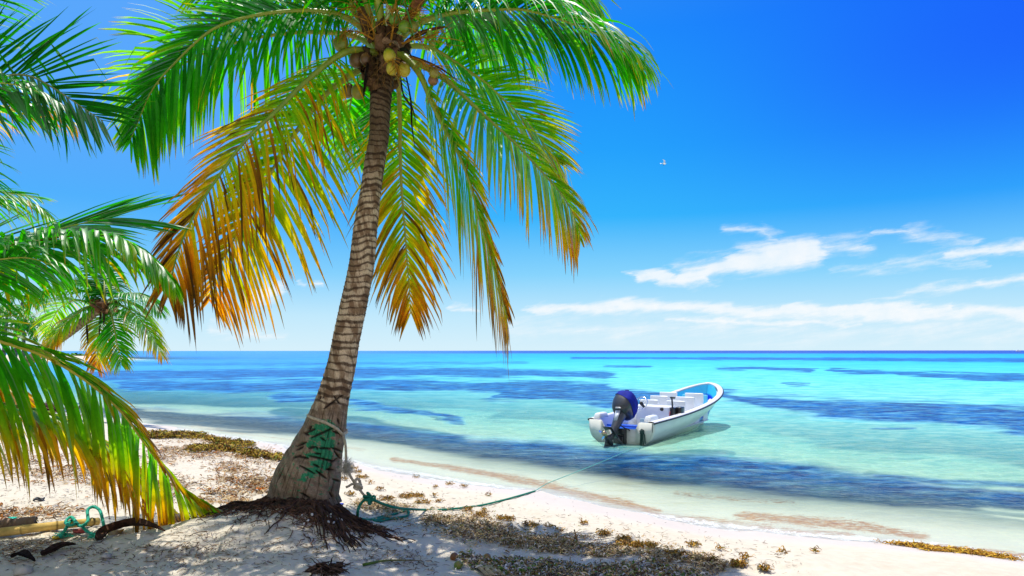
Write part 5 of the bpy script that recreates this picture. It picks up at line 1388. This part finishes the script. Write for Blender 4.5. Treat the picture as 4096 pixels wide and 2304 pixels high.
def lay(px, py, h=.014):
    g = ground_at(px, py); return np.array([g[0], g[1], float(g[2]) + h])


line = [P(1464, 1985, 5.72), P(1490, 1998, 5.78), P(1540, 2018, 5.95), P(1600, 2033, 6.2), lay(1700, 2044), lay(1780, 2043), lay(1850, 2036), lay(1930, 2024), lay(2000, 2008), lay(2080, 1986), lay(2140, 1966)]
v, f = rope_mesh(line, .0125, .045); MB().add(v, f, GRN).build('line_on_sand', GREENR, gr)
wl_ = [lay(2140, 1966)] + [np.array([(x - CX) / F * (EYE * F / (y - HY)), EYE * F / (y - HY), .025]) for x, y in [(2190, 1940), (2260, 1912), (2330, 1884), (2400, 1856), (2470, 1826), (2530, 1800)]]
v, f = rope_mesh(wl_, .006, .07); MB().add(v, f, (.14, .48, .40)).build('line_on_water', GREENR, gr)
tail = [P(1470, 1988, 5.72), P(1452, 2003, 5.72), P(1437, 2025, 5.71), P(1430, 2050, 5.70), lay(1432, 2078), lay(1447, 2086), lay(1480, 2084), lay(1530, 2072), lay(1580, 2060), lay(1618, 2049), lay(1634, 2052), lay(1628, 2068), lay(1600, 2074), lay(1560, 2080), lay(1520, 2090), lay(1496, 2088), lay(1540, 2078), lay(1590, 2080)]
v, f = rope_mesh(tail, .0125, .045); MB().add(v, f, GRN).build('coiled_tail', GREENR, gr)
knot(P(1474, 1990, 5.72), .036, .012, 5, GRN, GREENR, 'knot', gr, 8)
lp_ = [P(1478, 1990, 5.70), P(1495, 1984, 5.69), P(1500, 1992, 5.69), P(1488, 2000, 5.70)]
v, f = rope_mesh(lp_, .011, .04); MB().add(v, f, GRN).build('bow_loop', GREENR, gr)
settle(gr)

# ================================================================== things lying at the lower left
WOOD = simple_mat('dry wood', (.35, .25, .14), .8, usecol=True, var=.3, scale=9, bump=.5, bscale=60, spec=.15)
bm_ = thing('bamboo_pole', 'long yellow bamboo pole lying on the sand at the left edge', 'pole', lay(200, 2135))
c0 = [lay(-260, 2172, .045), lay(0, 2150, .045), lay(120, 2138, .05), lay(235, 2124, .05), lay(330, 2112, .045), lay(392, 2103, .04)]
c = catmull(c0, 80); s_ = np.linspace(0, 1, 80); rr_ = .040 * (1 - .18 * s_); node = np.array([.05, .30, .51, .72, .95])
for q in node: rr_ = rr_ + .006 * np.exp(-((s_ - q) / .008) ** 2)
v, f = tube(c, rr_, 14); cc = np.repeat(np.array([.62, .42, .13])[None] * (1 - .8 * np.max(np.exp(-((s_[:, None] - node[None]) / .006) ** 2), 1))[:, None], 14, 0)
cc = cc * (1 - .55 * (np.abs(((np.arange(len(v)) % 14) - 9)) < 1)[:, None] * (.6 + .4 * np.repeat(s_, 14)[:, None]))
MB().add(v, f, cc).build('cane', WOOD, bm_); settle(bm_)
lg = thing('driftwood_log', 'short grey brown log lying behind the bamboo pole', 'log', lay(80, 2108))
c = catmull([lay(-30, 2112, .03), lay(40, 2108, .035), lay(100, 2104, .04), lay(142, 2101, .04)], 24); v, f = tube(c, np.array([.03] + [.038] * 22 + [.034]), 10); v = v + .006 * rng.normal(size=v.shape)
MB().add(v, f, (.22, .15, .10)).build('stem', WOOD, lg); settle(lg)
gc = thing('rope_scrap', 'tangled scrap of green rope lying on the bamboo pole', 'rope', lay(320, 2130))
TEAL = (.02, .36, .24)
pts = [lay(240, 2158, .02), lay(262, 2140, .05), lay(278, 2124, .08), lay(296, 2122, .09), lay(300, 2134, .08), lay(278, 2140, .08), lay(262, 2132, .09), lay(285, 2120, .11), lay(320, 2138, .07), lay(350, 2128, .09), lay(350, 2112, .15), lay(372, 2106, .17), lay(398, 2112, .15), lay(412, 2128, .08), lay(418, 2142, .02)]
v, f = rope_mesh(pts, .013, .05); MB().add(v, f, TEAL).build('strand', GREENR, gc)
pts = [lay(345, 2132, .07), lay(330, 2136, .07), lay(345, 2142, .04), lay(375, 2146, .02), lay(398, 2148, .02)]
v, f = rope_mesh(pts, .012, .05); MB().add(v, f, TEAL).build('strand', GREENR, gc)
for xs_ in ([236, 246, 256], [378, 388, 398]):
    fm = MB()
    for i in range(48):
        b = lay(rng.choice(xs_) + rng.normal(0, 6), 2150 + rng.normal(0, 4), .02); d = nrm(rng.normal(0, 1, 3) * [1, 1, .3]); pts = [b, b + d * .03, b + d * .06 + np.array([0, 0, -.01])]
        v, f = tube(pts, .0022, 4); fm.add(v, f, np.array(TEAL) * rng.uniform(.8, 1.6))
    fm.build('frayed_end', GREENR, gc)
settle(gc)
for nm, px, py, colr, lab, cat, sc_ in [('plastic_scrap', 318, 2131, (.6, .12, .10), 'scrap of red plastic caught under the green rope tangle', 'litter', .05), ('yellow_fruit', 225, 2157, (.42, .28, .02), 'crushed yellow fruit beside the green rope tangle', 'fruit', .035),
                                       ('plastic_scrap', 55, 2078, (.02, .42, .32), 'tiny turquoise plastic scrap on the sand above the log', 'litter', .04), ('dry_leaf', 1040, 1962, (.75, .18, .01), 'bright orange fallen leaf left of the palm foot', 'leaf', .055),
                                       ('dry_leaf', 460, 2136, (.42, .30, .13), 'curled tan leaf beside the dark frond sheath', 'leaf', .06), ('bottle_cap', 1368, 2019, (.02, .05, .45), 'tiny blue bottle cap just right of the trunk foot', 'litter', .022)]:
    g = lay(px, py, .012); v, f = ball(sc_, sc_ * .7, sc_ * .32, nu=12, nv=8); v = v * (1 + .22 * rng.normal(size=(len(v), 1)).clip(-1, 1)) ; v[:, 2] += .25 * v[:, 0] ** 2 / sc_
    o = MB().add(v, f, np.array(colr)[None] * (1 + .2 * rng.normal(size=(len(v), 1)))).build(nm, WOOD); o.location = g; tag(o, lab, cat)
a = np.linspace(0, 2 * np.pi, 25); g = lay(155, 2000, .012); v, f = tube(np.stack([.045 * np.cos(a), .045 * np.sin(a), .008 * np.sin(3 * a)], -1), .009, 8)
o = MB().add(v, f, (.01, .01, .01)).build('rubber_ring', BLACK); o.location = g; tag(o, 'small black rubber ring on the bright sand under the low frond', 'ring')

sh_ = thing('fallen_sheath', 'dark brown fallen frond sheath on the crest of the sand mound', 'palm sheath', lay(520, 2142))
ribbon_strip([lay(395, 2172, .02), lay(430, 2152, .05), lay(520, 2138, .07), lay(600, 2136, .06), lay(660, 2136, .02)], .055, FIBRE, 'husk', sh_, (.060, .030, .018), fold=.7); settle(sh_)
sh2 = thing('fallen_sheath', 'dark fallen sheath lying in the frond shade at the lower left', 'palm sheath', lay(220, 2215))
ribbon_strip([lay(165, 2232, .02), lay(200, 2226, .03), lay(250, 2208, .04), lay(305, 2188, .02)], .045, FIBRE, 'husk', sh2, (.035, .02, .015), fold=.6); settle(sh2)
sh3 = thing('fallen_sheath', 'short black sheath nearest the lower left corner', 'palm sheath', lay(90, 2245))
ribbon_strip([lay(50, 2240, .02), lay(80, 2246, .05), lay(115, 2254, .04), lay(140, 2252, .01)], .034, FIBRE, 'husk', sh3, (.018, .012, .010), fold=.6); settle(sh3)
hk = thing('coconut_husk', 'frayed dark coconut husk at the bottom edge below the roots', 'husk', lay(1300, 2285))
fm = MB()
for i in range(170):
    t0 = rng.uniform(0, 1); b = lay(1260 + 90 * rng.random(), 2298 - 24 * rng.random(), .01 + .035 * rng.random()); d = nrm(np.array([rng.normal(.3, .7), rng.normal(.1, .5), rng.uniform(-.2, .12)])); pts = [b]
    for s in range(4): d = nrm(d + rng.normal(0, .22, 3) + np.array([0, 0, -.12])); pts.append(pts[-1] + d * rng.uniform(.015, .035))
    r_ = rng.uniform(.003, .007); v, f = tube(pts, [r_, r_, r_ * .9, r_ * .7, r_ * .3], 4); fm.add(v, f, np.array([.06, .035, .024]) * rng.uniform(.3, 2.2))
fm.build('fibre', FIBRE, hk); settle(hk)
tw = thing('frond_stalk', 'thin green and tan frond stalk lying flat on the shaded sand right of the roots', 'stalk', lay(1570, 2258))
c = catmull([lay(1450, 2266, .012), lay(1490, 2260, .016), lay(1540, 2251, .016), lay(1620, 2248, .014), lay(1688, 2248, .010)], 30); v, f = tube(c, np.linspace(.011, .003, 30), 6)
k_ = np.repeat(np.linspace(0, 1, 30), 6)[:, None]; MB().add(v, f, np.array([.06, .13, .02]) * (1 - k_) + np.array([.25, .17, .08]) * k_).build('stem', WOOD, tw); settle(tw)
for px, py, ca, lab in [(1832, 2274, ((.12, .22, .02), (.20, .18, .03)), 'small green coconut bud on the seaweed near the bottom edge'), (1947, 2243, ((.40, .28, .02), (.22, .12, .03)), 'small yellow coconut bud half buried in dry seaweed'), (1816, 2240, ((.30, .10, .02), (.14, .06, .02)), 'small reddish brown coconut bud above the green one')]:
    v, f = ball(.032, .032, .036, nu=14, nv=10); cc = np.array(ca[0])[None] + (np.array(ca[1]) - np.array(ca[0]))[None] * sstep(-.2, .8, v[:, 2:3] / .036)
    o = MB().add(v, f, cc).build('coconut_bud', NUT); o.location = lay(px, py, .026); o.rotation_euler = (.5, .4, 0); tag(o, lab, 'fruit')
st_ = thing('driftwood_stub', 'forked stub of driftwood standing in dry weed on the sunny beach', 'driftwood', lay(2302, 2168))
m = MB()
for pts, r_ in [([lay(2310, 2172, 0), lay(2304, 2166, .04), lay(2297, 2158, .09)], .010), ([lay(2304, 2166, .03), lay(2312, 2160, .05)], .007)]:
    v, f = tube(pts, np.linspace(r_, r_ * .6, len(pts)), 7); m.add(v, f, (.16, .09, .03))
m.build('stem', WOOD, st_); settle(st_)
dry = thing('dry_frond', 'pale split tips of a dry frond lying in the seaweed at the bottom edge', 'palm frond', lay(1930, 2290))
m = MB()
for i in range(16):
    x0 = 1890 + i * 5; c = catmull([lay(x0, 2268 + rng.uniform(-6, 6), .02), lay(x0 + 22, 2286, .03), lay(x0 + 50 + rng.uniform(0, 10), 2312, .02)], 8)
    v, f = tube(c, [.003, .006, .007, .007, .007, .006, .006, .005], 4); m.add(v, f, np.array([.42, .33, .20]) * rng.uniform(.7, 1.2))
m.build('leaflets', WOOD, dry); settle(dry)

# white coral crumbs on the root mound
CORAL = simple_mat('coral', (.66, .64, .60), .9, var=.2, scale=30, bump=.5, bscale=90, spec=.1)
protos = []
for k in range(4):
    v, f = ball(1, .8, .6, nu=8, nv=6); v = v * (1 + .42 * np.random.default_rng(k).normal(size=(len(v), 1)).clip(-1, 1)); protos.append((v, f))
pm = []
CPOS = [(1257, 2030), (1282, 2041), (1289, 2058), (1307, 2043), (1309, 2056), (1325, 2047), (1325, 2060), (1331, 2041), (1335, 2028), (1344, 2037), (1348, 2064), (1388, 2068), (1400, 2078), (1322, 2077), (1309, 2079), (1323, 2082), (1341, 2090), (1356, 2089), (1314, 2102), (1334, 2105), (1275, 2033), (1247, 2073), (1207, 2075), (1182, 2122), (1215, 2110), (1231, 2097), (1095, 2084), (1090, 2099), (1426, 2160), (1460, 2180), (1262, 2048), (1304, 2060), (1366, 2094), (1378, 2059)]
first = None
for i, (px, py) in enumerate(CPOS):
    k = i % 4; g = lay(px, py, .03)
    if i < 4:
        o = make_mesh('coral_fragment', protos[k][0], protos[k][1], CORAL, smooth=False); pm.append(o)
    else:
        o = pm[k].copy(); COL.objects.link(o)
    r_ = rng.uniform(.006, .013); o.scale = (r_, r_, r_ * .8); o.rotation_euler = (rng.uniform(0, 6), rng.uniform(0, 6), rng.uniform(0, 6)); o.location = g
    tag(o, 'small white coral fragment among the roots on the mound', 'coral', 'coral fragments on the root mound')
# grey stones on the mound's left shoulder
for px, py, r_, lab, cl in [(424, 2228, .034, 'angular grey stone lying on the sunlit slope of the mound', (.40, .37, .33)), (458, 2138, .045, 'tan stone beside the dark frond sheath', (.38, .30, .20)), (722, 2076, .06, 'round dark stone under the tip of the low frond', (.20, .16, .13)), (90, 2290, .06, 'pale stone in the shade at the lower left corner', (.45, .40, .32))]:
    v, f = ball(r_, r_ * .8, r_ * .6, nu=14, nv=10); v = v * (1 + .12 * rng.normal(size=(len(v), 1)).clip(-1.5, 1.5)); o = MB().add(v, f, cl).build('stone', WOOD); o.location = lay(px, py, r_ * .25); tag(o, lab, 'stone')

# marker post near the spit
po = thing('marker_post', 'thin dark post standing in the shallows off the far sand spit', 'post', (-99.5, 156, 0))
v, f = tube([(-99.5, 156, -.8), (-99.5, 156, .2), (-99.48, 156, .55)], [.07, .07, .06], 8); MB().add(v, f, (.03, .04, .07)).build('stake', WOOD, po); settle(po)

# ================================================================== SEAWEED WRACK (nobody could count it)
WRACK = simple_mat('dry seaweed', (.3, .2, .1), .8, usecol=True, var=.25, scale=60, spec=.2)


def ribbons(name, label, base, cols, lmin, lmax, w, curl=.9, lift=.035, stack=.03):
    n = len(base); seg = 4
    p = np.zeros((n, seg + 1, 3)); ang = rng.uniform(0, 2 * np.pi, n); L = rng.uniform(lmin, lmax, n); cu = rng.normal(0, curl, n)
    z0 = rng.uniform(0, 1, n) ** 1.6 * stack
    x = base[:, 0].copy(); y = base[:, 1].copy()
    zg0 = base[:, 2]
    arch = rng.uniform(0, 1, n) ** 2 * lift; tiltz = rng.normal(0, .25, n) * L
    for i in range(seg + 1):
        s = i / seg
        p[:, i] = np.stack([x, y, zg0 + .004 + z0 + arch * math.sin(math.pi * s) + np.abs(tiltz) * abs(s - .3)], -1)
        ang = ang + cu / seg + rng.normal(0, .25, n); x = x + np.cos(ang) * L / seg; y = y + np.sin(ang) * L / seg
    T = nrm(np.gradient(p, axis=1)); up = nrm(np.stack([rng.normal(0, .8, n), rng.normal(0, .8, n), np.ones(n)], -1))[:, None]
    W = nrm(np.cross(T, np.broadcast_to(up, T.shape))) * (w * np.array([.5, 1, 1, .9, .3]))[None, :, None] * rng.uniform(.6, 1.3, n)[:, None, None]
    V = np.stack([p - W * .5, p + W * .5], 2)
    idx = (np.arange(n)[:, None] * (seg + 1) + np.arange(seg)[None]) * 2
    Q = np.stack([idx, idx + 1, idx + 3, idx + 2], -1).reshape(-1, 4)
    pick = rng.integers(0, len(cols), n); c = np.array(cols)[pick] * rng.uniform(.7, 1.7, n)[:, None]
    o = make_mesh(name, V.reshape(-1, 3), Q, WRACK, col=np.repeat(c, (seg + 1) * 2, 0))
    o['kind'] = 'stuff'; o['label'] = label; return o


def scatter(segs, n, soft=1.0, breakup=.9, fscale=.03):
    """points on the beach spread over surveyed strips, thinned by noise so bare sand shows through"""
    S_ = np.array(segs, float); w = np.hypot(S_[:, 2] - S_[:, 0], S_[:, 3] - S_[:, 1]) * S_[:, 4] * S_[:, 5] + 1; out = []
    need = n
    while need > 0:
        k = rng.choice(len(S_), need * 2, p=w / w.sum()); u = rng.random(len(k)); g = rng.normal(0, .45 * soft, (len(k), 2))
        px = S_[k, 0] + (S_[k, 2] - S_[k, 0]) * u + g[:, 0] * S_[k, 4] * 1.3; py = S_[k, 1] + (S_[k, 3] - S_[k, 1]) * u + g[:, 1] * S_[k, 4]
        px = np.clip(px, -700, 4700); py = np.clip(py, 1600, 2900)
        q = ground_at(px, py); d = fbm(q[:, 0] * 1.5, q[:, 1] * 1.9, 91, 5) * breakup
        ok = (rng.random(len(k)) < sstep(-.35, .45, d + .1)) & (q[:, 2] > .02); out.append(q[ok]); need -= int(ok.sum())
    return np.concatenate(out)[:n]


TAN, STRAW, UMB, DKB, GREYB, OLV, GRW, RST = (.34, .22, .10), (.48, .36, .20), (.16, .085, .035), (.055, .03, .018), (.36, .33, .31), (.14, .14, .025), (.07, .16, .02), (.32, .12, .02)
main_strip = chain([(1430, 2010, 28), (1560, 2055, 46), (1740, 2085, 52), (1900, 2120, 62), (2100, 2165, 62), (2350, 2215, 60), (2650, 2235, 50), (2880, 2262, 34)], 1)
ribbons('dried_seaweed', 'dry brown seaweed heaped in a band across the sand right of the palm', scatter(main_strip, 12500, 1.1, 1.3), [TAN, STRAW, UMB, STRAW, DKB, TAN, TAN, (.44, .33, .17), OLV, (.50, .44, .36)], .02, .055, .008, lift=.022, stack=.026)
low_strip = chain([(1880, 2230, 60), (2100, 2260, 60), (2350, 2290, 60), (2600, 2300, 50), (2800, 2310, 40)], 1)
ribbons('dried_seaweed', 'thick mat of dark and greenish seaweed along the bottom edge', scatter(low_strip, 10000, 1.1, 1.3), [UMB, TAN, DKB, GREYB, GREYB, OLV, STRAW, GRW, TAN, (.45, .42, .38)], .02, .06, .009, lift=.025, stack=.03)
ribbons('dried_seaweed', 'trodden dry seaweed spread over the sand left of the palm', scatter(chain([(600, 1815, 55), (800, 1800, 40), (1100, 1830, 40)], 1.2) + chain([(880, 1890, 60), (1120, 1950, 55)], 1.1) + chain([(560, 1920, 60), (800, 1980, 50), (980, 2010, 36)], .7) + chain([(-200, 1830, 70), (500, 1900, 70)], .35) + chain([(-100, 2060, 40), (300, 2060, 30)], .3), 8500),
        [TAN, UMB, TAN, GREYB, STRAW, RST, (.40, .30, .2)], .03, .10, .013, stack=.02)
wetpile = chain([(600, 1745, 11), (690, 1745, 14), (800, 1748, 10), (860, 1768, 10), (1015, 1788, 8)], 1) + chain([(760, 1805, 10), (880, 1800, 12), (1000, 1822, 12), (1120, 1838, 12)], 1)
ribbons('washed_up_seaweed', 'fresh golden and green seaweed ridge at the waterline left of the palm', scatter(wetpile, 8000, .8, .8), [(.30, .22, .02), (.22, .12, .015), (.10, .12, .01), (.38, .26, .03), DKB, (.16, .07, .01)], .05, .13, .017, lift=.06, stack=.075)
ribbons('washed_up_seaweed', 'dark seaweed bank at the waterline behind the low frond', scatter(chain([(100, 1655, 7), (240, 1645, 9), (340, 1658, 8)], 1), 2500, .9, .2), [DKB, (.05, .02, .04), UMB], .08, .22, .035, lift=.12, stack=.22)
CL = [(1856, 1947, 14), (1954, 1984, 8), (1870, 2042, 16), (1935, 2047, 10), (1921, 2065, 24), (2023, 2079, 30), (2121, 2103, 26), (2196, 2112, 14), (2238, 2128, 14), (2336, 2096, 14), (2415, 2140, 22), (2494, 2161, 24), (2512, 2184, 40), (2592, 2189, 32), (2773, 2184, 20), (2700, 2225, 34), (1660, 1985, 30), (1620, 1990, 22), (1740, 1988, 12), (1690, 2012, 26), (1416, 1872, 16), (1430, 1890, 14), (1450, 1910, 22), (1370, 1918, 14), (1405, 1981, 16), (1590, 1884, 16), (1665, 1909, 10), (1800, 1938, 9), (1740, 1952, 7), (1790, 1938, 6), (1760, 2008, 10),
      (2950, 2265, 26), (3060, 2285, 18), (2850, 2250, 16), (2980, 2240, 14), (3260, 2150 + 60, 8), (3130, 2215, 10), (2880, 2160 + 40, 8), (1480, 1935, 12), (1520, 1960, 14), (1550, 2000, 24)]
ribbons('seaweed_clumps', 'small golden seaweed clumps dotted over the bright sand', scatter([(x - s, y, x + s, y + s * .12, max(4, s * .28), 1) for x, y, s in CL], 3600, .8, .1), [(.34, .17, .02), (.24, .12, .02), (.12, .10, .015), UMB, (.40, .22, .03)], .02, .06, .009, stack=.03)
ribbons('drifting_seaweed', 'golden brown seaweed rolled along the water edge at the lower right', np.concatenate([scatter(chain([(3690, 2192, 6), (3850, 2205, 8), (4000, 2222, 8), (4200, 2246, 7)], 1), 2600, .8, .2), scatter(chain([(2950, 2100, 5), (3300, 2140, 5), (3700, 2185, 5)], 1), 900, .8, .5)]), [(.45, .26, .02), (.36, .16, .02), (.50, .34, .04), (.16, .08, .02)], .03, .10, .008, stack=.02)
# twigs and bark crumbs on the mound and the sand
ribbons('twig_litter', 'twigs and bark crumbs strewn over the shaded sand mound', np.concatenate([scatter(chain([(300, 2250, 120), (800, 2200, 130), (1100, 2180, 130), (1400, 2250, 90)], 1), 1300, 1.1, .5), scatter(chain([(1450, 2220, 60), (1750, 2250, 60)], 1), 350, 1, .5), scatter(chain([(0, 2200, 70), (400, 2190, 50)], 1), 900, 1, .4), scatter(chain([(0, 1960, 140), (700, 1960, 90)], 1), 900, 1.2, .2), scatter(chain([(1500, 1950, 60), (2400, 2100, 60), (3200, 2250, 60)], 1), 500, 1.2, .2)]),
        [DKB, DKB, UMB, (.10, .045, .02), TAN], .02, .075, .0045, lift=.012, stack=.004)
sq = np.stack([rng.uniform(-126, -112, 900), rng.uniform(186, 222, 900), np.zeros(900)], -1); sq[:, 2] = ground_z(sq[:, 0], sq[:, 1]); sq = sq[sq[:, 2] > .35]
ribbons('spit_scrub', 'low green scrub growing on the far sand spit', sq, [(.05, .16, .015), (.09, .20, .02), (.03, .10, .01)], .6, 1.6, .35, lift=.5, stack=.25)
